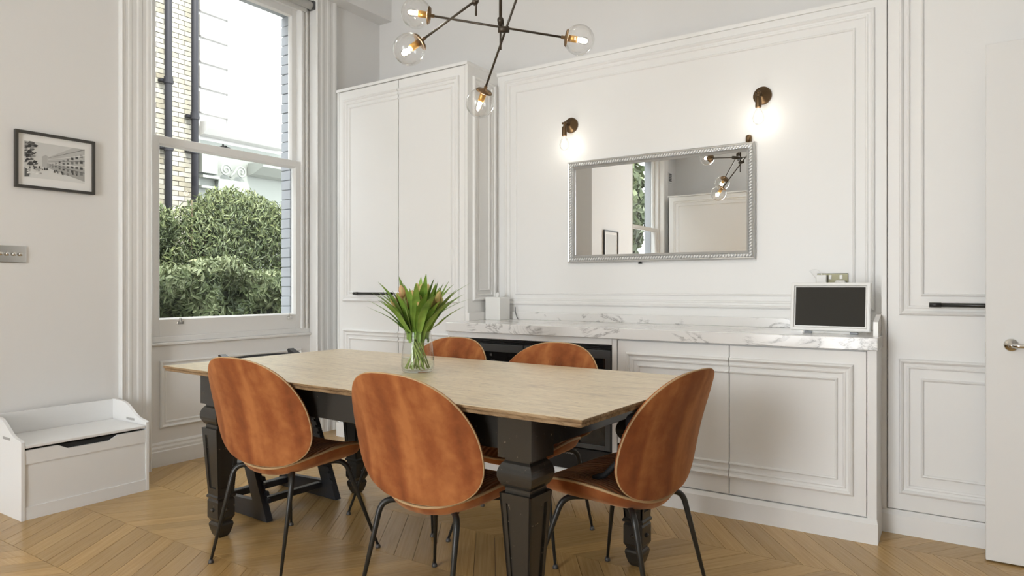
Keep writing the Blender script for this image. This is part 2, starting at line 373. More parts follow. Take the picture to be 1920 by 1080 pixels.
for i, (nv, dep, x, y0, s) in enumerate(cands):
    me, ang, run = pm[s]
    if i < 300:
        o = bpy.data.objects.new('plank', me); C.objects.link(o); o.parent = fl; o.location = (x, y0, 0.0); o.rotation_euler = (0, 0, ang)
    else:
        v = []
        g = 0.0011
        pts = [(x+g, y0+g), (x+PW-g, y0+g), (x+PW-g+s*run, y0+RH-g), (x+g+s*run, y0+RH-g)]
        lo = [rest.verts.new((a, b_, -PT)) for a, b_ in pts]; hi = [rest.verts.new((a, b_, 0)) for a, b_ in pts]
        rest.faces.new(hi)
        for q in range(4): rest.faces.new((lo[q], lo[(q+1) % 4], hi[(q+1) % 4], hi[q]))
        tones += [random.random()]*8
rp = obj('planks', rest, FLOOR, fl); rp['kind'] = 'stuff'
at = rp.data.attributes.new('tone', 'FLOAT', 'POINT'); at.data.foreach_set('value', tones)

# baseboards
def skirting(bm, mapf, s0, s1, h=0.15):
    prof = [(0, 0), (0.02, 0), (0.02, h*0.62), (0.016, h*0.66), (0.016, h*0.76), (0.010, h*0.84), (0.010, h*0.92), (0.003, h), (0, h)]
    a = [bm.verts.new(mapf(s0, t, d)) for d, t in prof]; b_ = [bm.verts.new(mapf(s1, t, d)) for d, t in prof]
    for i in range(len(prof)-1): bm.faces.new((a[i], a[i+1], b_[i+1], b_[i]))
    bm.faces.new(a); bm.faces.new(b_[::-1])
bb = bmesh.new(); skirting(bb, fx(-4.217), A0, A1); skirting(bb, fx(-4.217), A0+DY, A1+DY)
skirting(bb, fx(WX), 0.18, 2.086); skirting(bb, fx(-3.87), -1.05, 0.18)
struct('baseboard_left', bb, TRIM)

# ------------------------------------------------------------------ windows
def architrave(bm, y0, y1, top):
    # fluted board, section in (y, h)
    wd = y1-y0; ins = [0, .03, .05, .12, .15, .22, .26, .33, .38, .50, .55, .66, .70, .80, .86, .94, 1.0]
    hh = [.024, .034, .029, .029, .026, .026, .029, .029, .026, .026, .030, .030, .027, .027, .033, .035, .024]
    a = []; b_ = []
    y0, y1 = y0-0.003, y1+0.003; wd = y1-y0
    pts = [(y0, -0.05)] + [(y0+wd*s, h) for s, h in zip(ins, hh)] + [(y1, -0.05)]
    a = [bm.verts.new((WX+h, y, 0)) for y, h in pts]; b_ = [bm.verts.new((WX+h, y, top)) for y, h in pts]
    for i in range(len(pts)-1): bm.faces.new((a[i], b_[i], b_[i+1], a[i+1]))
    bm.faces.new(b_)
def sash(name, par, x0, x1, y0, y1, z0, z1, st, tr, br):
    bm = multibox([(x0, x1, y0, y0+st, z0, z1), (x0, x1, y1-st, y1, z0, z1), (x0, x1, y0+st, y1-st, z1-tr, z1), (x0, x1, y0+st, y1-st, z0, z0+br)], 0.002)
    s_ = obj(name, bm, TRIM, par)
    xm = (x0+x1)/2; gz = 0.012
    bd = bmesh.new(); moulding(bd, fx(x1), y0+st-0.002, y1-st+0.002, z0+br-0.002, z1-tr+0.002, [(0, 0.0005), (0.0, 0.002), (0.012, -0.014)]); obj('glazing_bead', bd, TRIM, s_)
    p = bmesh.new(); p.faces.new([p.verts.new(q) for q in ((xm, y0+st, z0+br), (xm, y1-st, z0+br), (xm, y1-st, z1-tr), (xm, y0+st, z1-tr))])
    obj('pane', p, PANE, s_); return s_
def window(nm, d):
    wdw = thing(nm, None, None, kind='structure')
    for a, b_ in ((A0-0.18, A0), (A1, A1+0.2)):
        bm = bmesh.new(); architrave(bm, a+d, b_+d, 3.364); obj('architrave', bm, TRIM, wdw)
    # box frame, head and reveal linings
    obj('box_frame', multibox([(-4.345, -4.219, A0-0.01+d, 2.318+d, 0.757, 3.32), (-4.345, -4.232, 3.465+d, A1+d+0.01, 0.757, 3.32), (-4.345, -4.232, 2.318+d, 3.465+d, 3.25, 3.32)], 0.003), TRIM, wdw)
    obj('staff_bead', multibox([(-4.232, -4.218, 3.462+d, 3.482+d, 0.80, 3.26), (-4.232, -4.218, 3.505+d, 3.525+d, 0.80, 3.26)], 0.003), TRIM, wdw)
    obj('sill', multibox([(-4.345, -4.200, A0+d, A1+d, 0.757, 0.775), (-4.345, -4.222, A0+d, A1+d, 0.775, 0.812)], 0.004), TRIM, wdw)
    ap = bmesh.new(); moulding(ap, fx(-4.217), 2.355+d, 3.455+d, 0.235, 0.66, BOLECTION); obj('apron_moulding', ap, TRIM, wdw)
    lo = sash('lower_sash', wdw, -4.278, -4.236, 2.318+d, 3.465+d, 0.812, 2.085, 0.046, 0.050, 0.108)
    up = sash('upper_sash', wdw, -4.325, -4.282, 2.318+d, 3.465+d, 2.035, 3.25, 0.046, 0.052, 0.045)
    lk = multibox([(-4.262, -4.240, 2.80+d, 2.87+d, 2.085, 2.093), (-4.256, -4.246, 2.815+d, 2.825+d, 2.093, 2.11), (-4.256, -4.246, 2.83+d, 2.85+d, 2.093, 2.103)], 0.002)
    obj('sash_lock', lk, BLACKMT, lo)
    for yy in (2.50, 3.36):
        obj('sash_lift', multibox([(-4.236, -4.228, yy-0.022+d, yy+0.022+d, 0.885, 0.905), (-4.236, -4.222, yy-0.006+d, yy+0.006+d, 0.90, 0.925)], 0.002), CHROME, lo)
    return wdw
window('window_1', 0); window('window_2', DY)
# roller blind above window 1
rb_ = thing('roller_blind', 'rolled up pale roller blind at the top of the window', 'blind', (-4.184, 2.9, 3.286))
bm = bmesh.new(); tube(bm, [(0, -0.60, 0), (0, 0.62, 0)], 0.030, 16); obj('roll', bm, FABR, rb_, True)
bm = bmesh.new(); box(bm, -0.03, 0.03, 0.62, 0.643, -0.03, 0.032); obj('bracket', bm, GREYMT, rb_)
bm = bmesh.new(); box(bm, -0.03, 0.03, -0.633, -0.60, -0.03, 0.032); obj('bracket', bm, GREYMT, rb_)
bm = bmesh.new(); box(bm, -0.028, -0.022, -0.60, 0.60, -0.055, -0.01); obj('hem_bar', bm, FABR, rb_)
# invented glazed doors behind the camera, added to bring in fill light
gd = thing('added_fill_window', None, None, kind='structure')
for i in range(2):
    x0 = -2.45 + 0.725*i
    f = obj('door_frame', multibox([(x0, x0+0.06, WF-0.10, WF-0.05, 0, 2.9), (x0+0.665, x0+0.725, WF-0.10, WF-0.05, 0, 2.9), (x0+0.06, x0+0.665, WF-0.10, WF-0.05, 2.82, 2.9), (x0+0.06, x0+0.665, WF-0.10, WF-0.05, 0, 0.12)]), TRIM, gd)
    p = bmesh.new(); p.faces.new([p.verts.new(q) for q in ((x0+.06, WF-.08, .12), (x0+.665, WF-.08, .12), (x0+.665, WF-.08, 2.82), (x0+.06, WF-.08, 2.82))]); obj('pane', p, PANE, f)
# ------------------------------------------------------------------ joinery wall
XL, XR = -2.72, -0.318        # alcove sides
YP = 3.926                    # panelled back of the alcove
YC = 3.58                     # tall cabinet fronts
YB = 3.375                    # base unit fronts
TZ = 2.613
pan = struct('trim_3', multibox([(XL-0.005, XR+0.005, YP, YP+0.03, 0.86, TZ), (XL-0.005, XR+0.005, YP-0.012, WB, TZ-0.022, TZ)]), WOOD_W)
bm = bmesh.new(); moulding(bm, fy(YP), XL+0.065, XR-0.06, 1.005, TZ-0.06, BOLECTION); obj('panel_moulding', bm, WOOD_W, pan)
bm = bmesh.new(); moulding(bm, fy(YP), XL+0.15, XR-0.15, 1.075, TZ-0.145, BEAD); obj('panel_bead', bm, WOOD_W, pan)

def door_leaf(par, x0, x1, z0, z1, yf, panels, side, m=WOOD_W, face=fy):
    """door slab with mouldings that run on across the pair; side = which edge is the shared gap"""
    mp_ = face(yf)
    bm = bmesh.new()
    pts = [mp_(x0, z0, 0), mp_(x1, z1, -0.02)]
    box(bm, min(x0, x1), max(x0, x1), min(pts[0][1], pts[1][1]), max(pts[0][1], pts[1][1]), z0, z1)
    bmesh.ops.bevel(bm, geom=bm.edges[:], offset=0.0012, segments=1, affect='EDGES')
    d = obj('door', bm, m, par)
    for (t0, t1, mo, mi) in panels:
        op = None if side is None else side
        so0, so1 = (x0+mo, x1) if side == 'R' else ((x0, x1-mo) if side == 'L' else (x0+mo, x1-mo))
        bm = bmesh.new(); moulding(bm, mp_, so0, so1, t0, t1, BOLECTION, op); obj('moulding', bm, m, d)
        s0, s1 = (x0+mo+mi, x1) if side == 'R' else ((x0, x1-mo-mi) if side == 'L' else (x0+mo+mi, x1-mo-mi))
        bm = bmesh.new(); moulding(bm, mp_, s0, s1, t0+mi, t1-mi, BEAD, op); obj('bead', bm, m, d)
    return d
def bar_handle(par, x0, x1, y, z, name='handle'):
    bm = bmesh.new(); tube(bm, [(x0, y-0.035, z), (x1, y-0.035, z)], 0.0095, 12)
    for q in (x0+0.03, x1-0.03): tube(bm, [(q, y, z), (q, y-0.035, z)], 0.006, 8)
    for q, s in ((x0, 1), (x1, -1)): tube(bm, [(q, y-0.035, z), (q+s*0.045, y-0.035, z)], 0.0108, 12)
    o = obj(name, bm, BLACKTUBE, par, True); return o
# left tall cabinet
tc = thing('tall_cabinet', 'tall white panelled two-door cabinet beside the window', 'cabinet', (0, 0, 0))
obj('body', multibox([(-3.955, XL, YC+0.02, WB-0.002, 0.107, TZ-0.02), (-3.955, -3.937, YC, YC+0.02, 0.107, TZ), (XL-0.02, XL, YC, YC+0.02, 0.107, TZ), (-3.957, XL+0.002, YC-0.008, WB-0.002, TZ-0.02, TZ), (-3.955, XL, YC+0.005, WB-0.002, 0, 0.107)]), WOOD_W, tc)
tp = [(1.018, TZ-0.085, 0.045, 0.062), (0.215, 0.812, 0.045, 0.062)]
xg = -3.331
d1 = door_leaf(tc, -3.935, xg-0.0027, 0.112, TZ-0.024, YC, tp, 'R')
d2 = door_leaf(tc, xg+0.0027, XL-0.022, 0.112, TZ-0.024, YC, tp, 'L')
bar_handle(d1, -3.745, -3.36, YC, 1.078)
pl = obj('plinth', multibox([(-3.955, XL, YC-0.012, YC+0.02, 0, 0.104)]), WOOD_W, tc)
sp_ = bmesh.new(); moulding(sp_, fx(XL), YC+0.055, YP-0.035, 1.035, TZ-0.085, BOLECTION); obj('side_moulding', sp_, WOOD_W, tc)
sp_ = bmesh.new(); moulding(sp_, fx(XL), YC+0.12, YP-0.10, 1.10, TZ-0.15, BEAD); obj('side_bead', sp_, WOOD_W, tc)
struct('trim_4', multibox([(WX-0.01, -3.956, 3.80, 3.82, 0, TZ)]), WOOD_W)
# right tall cabinet
tr_ = thing('tall_cabinet', 'tall white panelled cabinet with dark bar handle beside the open door', 'cabinet', (0, 0, 0))
obj('body', multibox([(XR, 0.948, YC+0.02, WB-0.002, 0.107, 3.0), (XR, XR+0.021, YC-0.002, YC+0.02, 0.107, 3.0), (XR, 0.948, YC+0.005, WB-0.002, 0, 0.107), (XR, 0.948, YC-0.005, WB-0.002, 3.0, 3.03)]), WOOD_W, tr_)
xd = 0.30
d = door_leaf(tr_, XR+0.026, xd-0.002, 0.112, 2.99, YC, [(1.0, 2.92, 0.045, 0.085), (0.185, 0.80, 0.045, 0.085)], 'R')
d_ = door_leaf(tr_, xd+0.002, 0.94, 0.112, 2.99, YC, [(1.0, 2.92, 0.045, 0.085), (0.185, 0.80, 0.045, 0.085)], 'L')
bar_handle(d, -0.128, xd-0.03, YC, 1.048)
bm = bmesh.new(); P = [(YC+0.01, 0), (YC-0.008, 0), (YC-0.008, 0.085), (YC+0.01, 0.105)]
va = [bm.verts.new((XR, y, z)) for y, z in P]; vb = [bm.verts.new((0.948, y, z)) for y, z in P]
for i in range(4): bm.faces.new((va[i], va[(i+1) % 4], vb[(i+1) % 4], vb[i]))
bm.faces.new(va[::-1]); bm.faces.new(vb); obj('plinth', bm, WOOD_W, tr_)
# base run plinth, side panels, frame rails
bc = thing('base_cabinet', 'low white panelled two-door cabinet under the marble worktop', 'cabinet', (0, 0, 0))
obj('body', multibox([(-1.555, XR-0.02, YB+0.02, YP-0.002, 0.107, 0.848), (-0.355, XR, YB-0.001, YP-0.002, 0.107, 0.848), (-1.585, -1.557, YB-0.001, YB+0.3, 0.107, 0.848)]), WOOD_W, bc)
bp = [(0.195, 0.782, 0.050, 0.064)]
door_leaf(bc, -1.552, -0.9600, 0.114, 0.841, YB, bp, 'R'); door_leaf(bc, -0.9560, -0.359, 0.114, 0.841, YB, bp, 'L')
bm = bmesh.new(); yf_ = 3.36
P = [(YP, 0), (yf_, 0), (yf_, 0.088), (YB+0.002, 0.107), (YP, 0.107)]
va = [bm.verts.new((XL, y, z)) for y, z in P]; vb = [bm.verts.new((XR if i in (0, 3, 4) else XR+0.006, y, z)) for i, (y, z) in enumerate(P)]
for i in range(5): bm.faces.new((va[i], va[(i+1) % 5], vb[(i+1) % 5], vb[i]))
bm.faces.new(va[::-1]); bm.faces.new(vb); struct('baseboard_back', bm, WOOD_W)
# wine coolers
def cooler(x0, x1, label, lettering):
    t = thing('wine_cooler', label, 'wine cooler', ((x0+x1)/2, YB, 0.107)); hw = (x1-x0)/2; z = 0.001; H = 0.705
    obj('body', multibox([(-hw+0.002, hw-0.002, 0.03, 0.52, z, H)]), BLACKMT, t)
    dr = obj('door', multibox([(-hw+0.003, hw-0.003, -0.012, 0.028, H-0.075, H-0.028), (-hw+0.003, -hw+0.035, -0.012, 0.028, 0.13, H-0.075), (hw-0.035, hw-0.003, -0.012, 0.028, 0.13, H-0.075), (-hw+0.035, hw-0.035, -0.012, 0.028, 0.13, 0.155)], 0.002), GREYMT, t)
    obj('glass', multibox([(-hw+0.033, hw-0.033, -0.006, 0.02, 0.15, H-0.07)]), BLACKGL, dr)
    bm = bmesh.new(); tube(bm, [(-hw+0.06, -0.045, 0.19), (-hw+0.06, -0.045, H-0.12)], 0.007, 10)
    for zz in (0.22, H-0.15): tube(bm, [(-hw+0.06, -0.012, zz), (-hw+0.06, -0.045, zz)], 0.005, 8)
    obj('handle', bm, BLACKMT, dr, True)
    obj('vent_grille', multibox([(-hw+0.003, hw-0.003, -0.004, 0.03, H-0.022+0.008*i, H-0.018+0.008*i) for i in range(3)]), BLACKMT, t)
    obj('kick_panel', multibox([(-hw+0.003, hw-0.003, -0.006, 0.03, z, 0.125)], 0.003), BLACKMT, t)
    if lettering:
        cu = bpy.data.curves.new('lettering', 'FONT'); cu.body = 'DUNAVOX'; cu.size = 0.019; cu.align_x = 'CENTER'; cu.extrude = 0.0004
        to = bpy.data.objects.new('lettering', cu); C.objects.link(to); dg = bpy.context.evaluated_depsgraph_get(); me = bpy.data.meshes.new_from_object(to.evaluated_get(dg)); bpy.data.objects.remove(to)
        me.materials.append(LETTER); lo = bpy.data.objects.new('lettering', me); C.objects.link(lo); lo.parent = t; lo.location = (0.01, -0.0066, 0.085); lo.rotation_euler = (R(90), 0, 0)
    return t
cooler(-2.705, -2.147, 'black glass-fronted wine cooler beside the tall window cabinet', False)
cooler(-2.147, -1.587, 'black glass-fronted wine cooler next to the white base cabinet doors', True)
rail = tag(obj('cooler_rail', multibox([(XL+0.001, -1.587, YB-0.001, YB+0.02, 0.814, 0.848), (XL+0.001, -2.706, YB-0.001, YB+0.02, 0.107, 0.814)]), WOOD_W), 'thin white rail framing the tops of the black wine coolers', 'rail')
# marble worktop and upstands
wt = thing('marble_worktop', 'white marble worktop with grey veins across the alcove', 'worktop', (0, 0, 0))
bm = bmesh.new(); prism(bm, [(XL+0.001, 3.352), (XR+0.006, 3.352), (XR+0.006, YC-0.003), (XR-0.0005, YC-0.003), (XR-0.0005, YP-0.001), (XL+0.001, YP-0.001)], 0.849, 0.905, lambda s, t_, h: (s, t_, h)); bmesh.ops.recalc_face_normals(bm, faces=bm.faces[:]); bmesh.ops.bevel(bm, geom=bm.edges[:], offset=0.0025, segments=1, affect='EDGES'); obj('slab', bm, MARBLE, wt)
obj('upstand', boxbm(XL+0.021, XR-0.021, YP-0.021, YP-0.0005, 0.905, 0.957, bev=0.002), MARBLE, wt)
obj('upstand', boxbm(XL+0.001, XL+0.021, YC-0.012, YP-0.001, 0.905, 0.957, bev=0.002), MARBLE, wt)
bm = bmesh.new(); prism(bm, [(3.44, 0.905), (YP-0.001, 0.905), (YP-0.001, 1.0), (YC-0.02, 1.0), (3.44, 0.97)], XR-0.02, XR-0.0005, lambda s, t, h: (h, s, t)); obj('upstand', bm, MARBLE, wt)

# end-of-room panelled cabinet (seen in the mirror)
ec = thing('tall_cabinet', 'tall white panelled cabinet at the far end, seen in the wall mirror', 'cabinet', (0, 0, 0)); YE = WF+0.66
obj('body', multibox([(-4.05, -2.60, WF+0.002, YE-0.02, 0.0, TZ), (-4.06, -2.59, WF+0.002, YE+0.008, TZ-0.02, TZ)]), WOOD_W, ec)
door_leaf(ec, -4.03, -2.62, 0.11, TZ-0.024, YE, [(1.018, TZ-0.085, 0.06, 0.085), (0.215, 0.812, 0.06, 0.085)], None, face=fyp)
av = thing('air_vent', 'small square grey air vent high on the window wall, seen in the mirror', 'vent', (WX+0.001, -3.33, 2.98))
obj('frame', multibox([(0, 0.008, -0.09, 0.09, -0.09, -0.07), (0, 0.008, -0.09, 0.09, 0.07, 0.09), (0, 0.008, -0.09, -0.07, -0.07, 0.07), (0, 0.008, 0.07, 0.09, -0.07, 0.07)]), TRIM, av)
for i in range(5): obj('slat', multibox([(0.0, 0.006, -0.07, 0.07, -0.062+0.027*i, -0.045+0.027*i)]), GREYMT, av)
# open door on the right
dz = 2.125
dl = struct('door_1', boxbm(0.075, 0.905, 3.417, 3.459, 0.006, dz, bev=0.003), TRIM)
for (t0, t1) in ((0.16, 0.80), (0.955, 1.98)):
    bm = bmesh.new(); moulding(bm, fy(3.417), 0.215, 0.765, t0, t1, [(0, -0.001), (0, 0.008), (0.008, 0.010), (0.016, 0.005), (0.024, -0.004)]); obj('panel_moulding', bm, TRIM, dl)
bm = bmesh.new(); Mx = Matrix.Translation((0.16, 3.417, 0.893)) @ Matrix.Rotation(R(90), 4, 'X')
lathe(bm, [(0.026, 0), (0.026, 0.006), (0.022, 0.010), (0.012, 0.011), (0.010, 0.045)], 24, Mx)
tube(bm, [(0.16, 3.372, 0.893), (0.185, 3.368, 0.893), (0.215, 3.368, 0.892), (0.28, 3.370, 0.890)], [0.010, 0.010, 0.009, 0.008], 12)
obj('door_handle', bm, CHROME, dl, True)
obj('latch_plate', multibox([(0.0735, 0.0755, 3.426, 3.450, 0.84, 0.90)]), CHROME, dl)
obj('hinge', multibox([(0.905, 0.951, 3.419, 3.423, 0.30, 0.40)]), CHROME, dl)
obj('hinge', multibox([(0.905, 0.951, 3.419, 3.423, 1.80, 1.90)]), CHROME, dl)

# ------------------------------------------------------------------ mirror, sconces, picture, switch
MX0, MX1, MZ0, MZ1, MY = -2.147, -0.966, 1.282, 1.935, YP-0.002
mi = thing('wall_mirror', 'wide silver framed wall mirror with rope-twist border', 'mirror', (0, 0, 0))
bm = bmesh.new(); moulding(bm, fy(MY), MX0, MX1, MZ0, MZ1, [(0.004, 0), (0.0, 0.010), (0.0, 0.026), (0.006, 0.032), (0.012, 0.030), (0.016, 0.024), (0.030, 0.022), (0.036, 0.027), (0.041, 0.024), (0.048, 0.014), (0.050, 0.006)]); obj('frame', bm, SILVERF, mi)
bm = bmesh.new(); bm.faces.new([bm.verts.new(q) for q in ((MX0+.045, MY-.008, MZ0+.045), (MX1-.045, MY-.008, MZ0+.045), (MX1-.045, MY-.008, MZ1-.045), (MX0+.045, MY-.008, MZ1-.045))]); obj('glass', bm, MIRROR, mi)
bm = bmesh.new(); base = bmesh.new(); bmesh.ops.create_icosphere(base, subdivisions=1, radius=1); bv = [v.co.copy() for v in base.verts]; bf = [[v.index for v in f.verts] for f in base.faces]; base.free()
def ell(bm, c, sx, sy, sz, ang, axis='Y'):
    Rm = Matrix.Rotation(ang, 3, axis); vv = [bm.verts.new(Vector(c) + Rm @ Vector((p.x*sx, p.y*sy, p.z*sz))) for p in bv]
    for f in bf: bm.faces.new([vv[i] for i in f])
q = 0.022; st = 0.0165
nx = int((MX1-MX0-2*q)/st); nzz = int((MZ1-MZ0-2*q)/st)
for i in range(nx+1):
    x = MX0+q+(MX1-MX0-2*q)*i/nx
    for z in (MZ0+q, MZ1-q): ell(bm, (x, MY-0.027, z), 0.0062, 0.008, 0.0125, R(40))
for i in range(1, nzz):
    z = MZ0+q+(MZ1-MZ0-2*q)*i/nzz
    for x in (MX0+q, MX1-q): ell(bm, (x, MY-0.027, z), 0.0125, 0.008, 0.0062, R(-40))
obj('rope_border', bm, ROPEM, mi, True)
bm = bmesh.new(); lathe(bm, [(0.012, 0), (0.012, 0.008), (0.006, 0.012)], 12, Matrix.Translation((-1.65, MY-0.012, MZ0-0.013))); obj('stop', bm, BLACKMT, mi, True)
def sconce(x, z, label):
    t = thing('wall_sconce', label, 'wall lamp', (x, YP, z), 0, 'sconces above the mirror')
    bm = bmesh.new(); lathe(bm, [(0.050, 0.0), (0.050, 0.010), (0.046, 0.016), (0.036, 0.018), (0.034, 0.024), (0.016, 0.028), (0.014, 0.034)], 32, Matrix.Rotation(R(90), 4, 'X')); obj('wall_plate', bm, BRONZE, t, True)
    bm = bmesh.new(); tube(bm, [(0, -0.03, 0), (0, -0.075, 0), (0, -0.092, -0.012), (0, -0.095, -0.03)], 0.0085, 12); ell(bm, (0, -0.085, -0.002), 0.014, 0.016, 0.014, 0); tube(bm, [(-0.022, -0.085, 0), (-0.012, -0.085, 0)], 0.007, 10); obj('knuckle_arm', bm, BRONZE, t, True)
    bm = bmesh.new(); lathe(bm, [(0.012, 0.018), (0.016, 0.012), (0.0165, -0.038), (0.015, -0.042)], 20, Matrix.Translation((0, -0.095, -0.043))); obj('lamp_holder', bm, BRONZE, t, True)
    bm = bmesh.new(); lathe(bm, [(0.010, 0), (0.013, -0.012), (0.026, -0.038), (0.031, -0.060), (0.027, -0.080), (0.014, -0.093), (0.002, -0.096)], 24, Matrix.Translation((0, -0.095, -0.082))); bu = obj('bulb', bm, GLOBE, t, True)
    bm = bmesh.new(); lathe(bm, [(0.004, 0), (0.013, -0.018), (0.015, -0.034), (0.010, -0.050), (0.003, -0.055)], 14, Matrix.Translation((0, -0.095, -0.105))); obj('filament', bm, GLOWW, bu, True)
    l = bpy.data.lights.new('sconce_light', 'POINT'); l.energy = 0.42; l.color = (1.0, 0.92, 0.8); l.shadow_soft_size = 0.025
    lo = bpy.data.objects.new('sconce_light', l); C.objects.link(lo); lo.location = (x, YP-0.095, z-0.135)
def wall_pt(u, v, y):
    d = Vector((-math.sin(R(33.5)), math.cos(R(33.5)), 0)) + (u-960)/1280*Vector((math.cos(R(33.5)), math.sin(R(33.5)), 0)) + Vector((0, 0, (537-v)/1280))
    return Vector((0, 0, 1.13)) + d*(y/d.y)
for (u, v), lb in (((1071.5, 235.5), 'bronze wall sconce with lit bare bulb at the window end of the mirror'), ((1430, 180), 'bronze wall sconce with lit bare bulb at the display end of the mirror')):
    p = wall_pt(u, v, YP); sconce(p.x, p.z, lb)
p = wall_pt(1404, 259, YP-0.012)
bm = bmesh.new(); lathe(bm, [(0.0165, -0.022), (0.0165, 0.012), (0.014, 0.020), (0.004, 0.024)], 16); hk = tag(obj('mirror_hook', bm, BRONZE, None, True, (p.x, YP-0.0145, p.z-0.006)), 'small bronze knob peeping over the mirror frame', 'hook')

def picture(x, y0, y1, z0, z1, label, name='framed_print', detailed=True):
    t = thing(name, label, 'picture', (x, (y0+y1)/2, z0)); hw = (y1-y0)/2; H = z1-z0; mp_ = lambda s, tt, h: (h, s, tt)
    bm = bmesh.new(); moulding(bm, mp_, -hw, hw, 0, H, [(0, 0), (0, 0.022), (0.014, 0.022), (0.015, 0.012), (0.015, 0.0)]); obj('frame', bm, BLACKFR, t)
    bm = bmesh.new(); box(bm, 0.002, 0.010, -hw+.012, hw-.012, .012, H-.012); obj('mat_board', bm, MATW, t)
    bm = bmesh.new(); cl = bm.loops.layers.float_color.new('ink'); a0, a1, b0, b1 = -hw+.045, hw-.052, .058, H-.052
    W, Hh = a1-a0, b1-b0; hcount = [0]
    def poly(pts, g):
        hcount[0] += 1; hh = 0.0104+hcount[0]*0.000012
        f = bm.faces.new([bm.verts.new((hh, a0+p_[0]*W, b0+p_[1]*Hh)) for p_ in pts])
        for lp in f.loops: lp[cl] = (g, g, g*0.97, 1)
    poly([(0, 0), (1, 0), (1, 1), (0, 1)], 0.62)
    if detailed:
        rnd = random.Random(3)
        poly([(0, 0), (1, 0), (1, .18), (.35, .32), (0, .25)], 0.70)
        poly([(.28, .34), (.40, .35), (.40, .62), (.34, .68), (.28, .62)], 0.46)
        poly([(1, .08), (1, 1), (.80, 1), (.36, .60), (.36, .34)], 0.50)
        poly([(1, .05), (1, .40), (.36, .45), (.36, .33)], 0.40)
        for i in range(9):
            s0 = .40+.6*(i/9)**1.25; s1 = s0+.022+.032*(i/9)
            for lv in range(4):
                top = .40+ (s0-.36)/.64*.55; bot = .37-(s0-.36)/.64*.25; hgt = top-bot
                c0 = bot+hgt*(.10+.235*lv); poly([(s0, c0), (min(s1, .995), c0), (min(s1, .995), c0+hgt*.13), (s0, c0+hgt*.13)], rnd.choice([.07, .12, .2]))
        for k_ in range(5):
            t_ = .2+.2*k_; poly([(.38, .36+.24*t_), (1, .12+.86*t_), (1, .14+.86*t_), (.38, .365+.24*t_)], 0.78 if k_ % 2 else 0.16)
        for i in range(75):
            s_ = rnd.uniform(0, .19)*rnd.uniform(.4, 1.1); t_ = rnd.uniform(.34, .98); r_ = rnd.uniform(.015, .05)
            poly([(max(0, s_-r_), t_-r_), (s_+r_*.5, t_-r_*.6), (s_+r_, t_+r_*.5), (max(0, s_-r_*.3), min(1, t_+r_))], rnd.choice([.04, .07, .12, .3]))
        poly([(0, .0), (.07, .02), (.09, .18), (0, .26)], .12)
        for i in range(26):
            s_ = rnd.uniform(.06, .9); t_ = .30-.16*max(0, s_-.3)+rnd.uniform(-.05, .02); r_ = rnd.uniform(.006, .018)
            poly([(s_-r_, t_-r_*2), (s_+r_, t_-r_*2), (s_+r_*.6, t_+r_*3), (s_-r_*.6, t_+r_*3)], rnd.choice([.06, .1, .25]))
        for i in range(14):
            s_ = rnd.uniform(.05, .28); t_ = rnd.uniform(.08, .28); r_ = rnd.uniform(.01, .03)
            poly([(s_-r_, t_-r_), (s_+r_, t_-r_*.6), (s_+r_*.7, t_+r_), (s_-r_*.6, t_+r_)], rnd.choice([.85, .75, .4]))
    obj('print', bm, PRINT, t)
PRINT = mat('printed_ink', (0.5, 0.5, 0.5), 0.7); n, l, b = nodes(PRINT); at_ = nnew(PRINT, 'ShaderNodeAttribute'); at_.attribute_name = 'ink'; l.new(at_.outputs['Color'], b.inputs['Base Color'])
picture(WX+0.001, 1.548, 1.943, 1.655, 1.958, 'black framed black-and-white street photograph on the wall above the white chest')
picture(-3.869, -0.56, -0.14, 1.38, 1.86, 'small black framed print on the chimney breast, seen in the mirror', detailed=False)
# dimmer switch plate
t = thing('dimmer_switch', 'chrome dimmer switch plate with round knobs on the left wall', 'switch', (WX+0.0005, 1.53, 1.30))
obj('plate', boxbm(0, 0.007, -0.075, 0.075, -0.045, 0.045, bev=0.003), CHROME, t)
for yy in (-0.045, -0.015, 0.015, 0.045):
    bm = bmesh.new(); lathe(bm, [(0.010, 0), (0.010, 0.014), (0.008, 0.017)], 16, Matrix.Translation((0.006, yy, 0)) @ Matrix.Rotation(R(90), 4, 'Y')); obj('knob', bm, CHROME, t, True)

# ------------------------------------------------------------------ chest
ch = thing('toy_chest', 'low white wooden toy chest with raised back against the left wall', 'chest', (0, 0, 0))
CX0, CX1, CY0, CY1 = -4.145, -3.772, 1.432, 2.048
def side_poly():
    p = [(CX0, 0), (CX1, 0), (CX1, 0.378), (CX1-0.012, 0.384)]
    for i in range(1, 13):
        t_ = i/12; x = CX1-0.05-0.21*t_; s = t_*t_*(3-2*t_); p.append((x, 0.390+0.083*s))
    p += [(CX0+0.05, 0.476), (CX0, 0.476)]; return p
for y0, y1 in ((CY0, CY0+0.015), (CY1-0.015, CY1)):
    bm = bmesh.new(); prism(bm, side_poly(), y0, y1, lambda s, t_, h: (s, h, t_)); s_ = obj('side_panel', bm, CHESTM, ch)
    yo = y0-0.0008 if y0 == CY0 else y0-0.0008
    obj('hand_slot', boxbm(CX0+0.16, CX0+0.25, y0-0.0006, y1+0.0006, 0.335 if False else 0.372, 0.388, bev=0.003), SLOTM, s_)
obj('back_panel', multibox([(CX0, CX0+0.012, CY0+0.015, CY1-0.015, 0.02, 0.474)]), CHESTM, ch)
bm = bmesh.new()
ya, yb = CY0+0.016, CY1-0.016; ym = (ya+yb)/2
prism(bm, [(ya, 0.268), (yb, 0.268), (yb, 0.336), (ym+0.145, 0.336), (ym+0.10, 0.312), (ym-0.10, 0.312), (ym-0.145, 0.336), (ya, 0.336)], CX1-0.018, CX1-0.003, lambda s, t_, h: (h, s, t_))
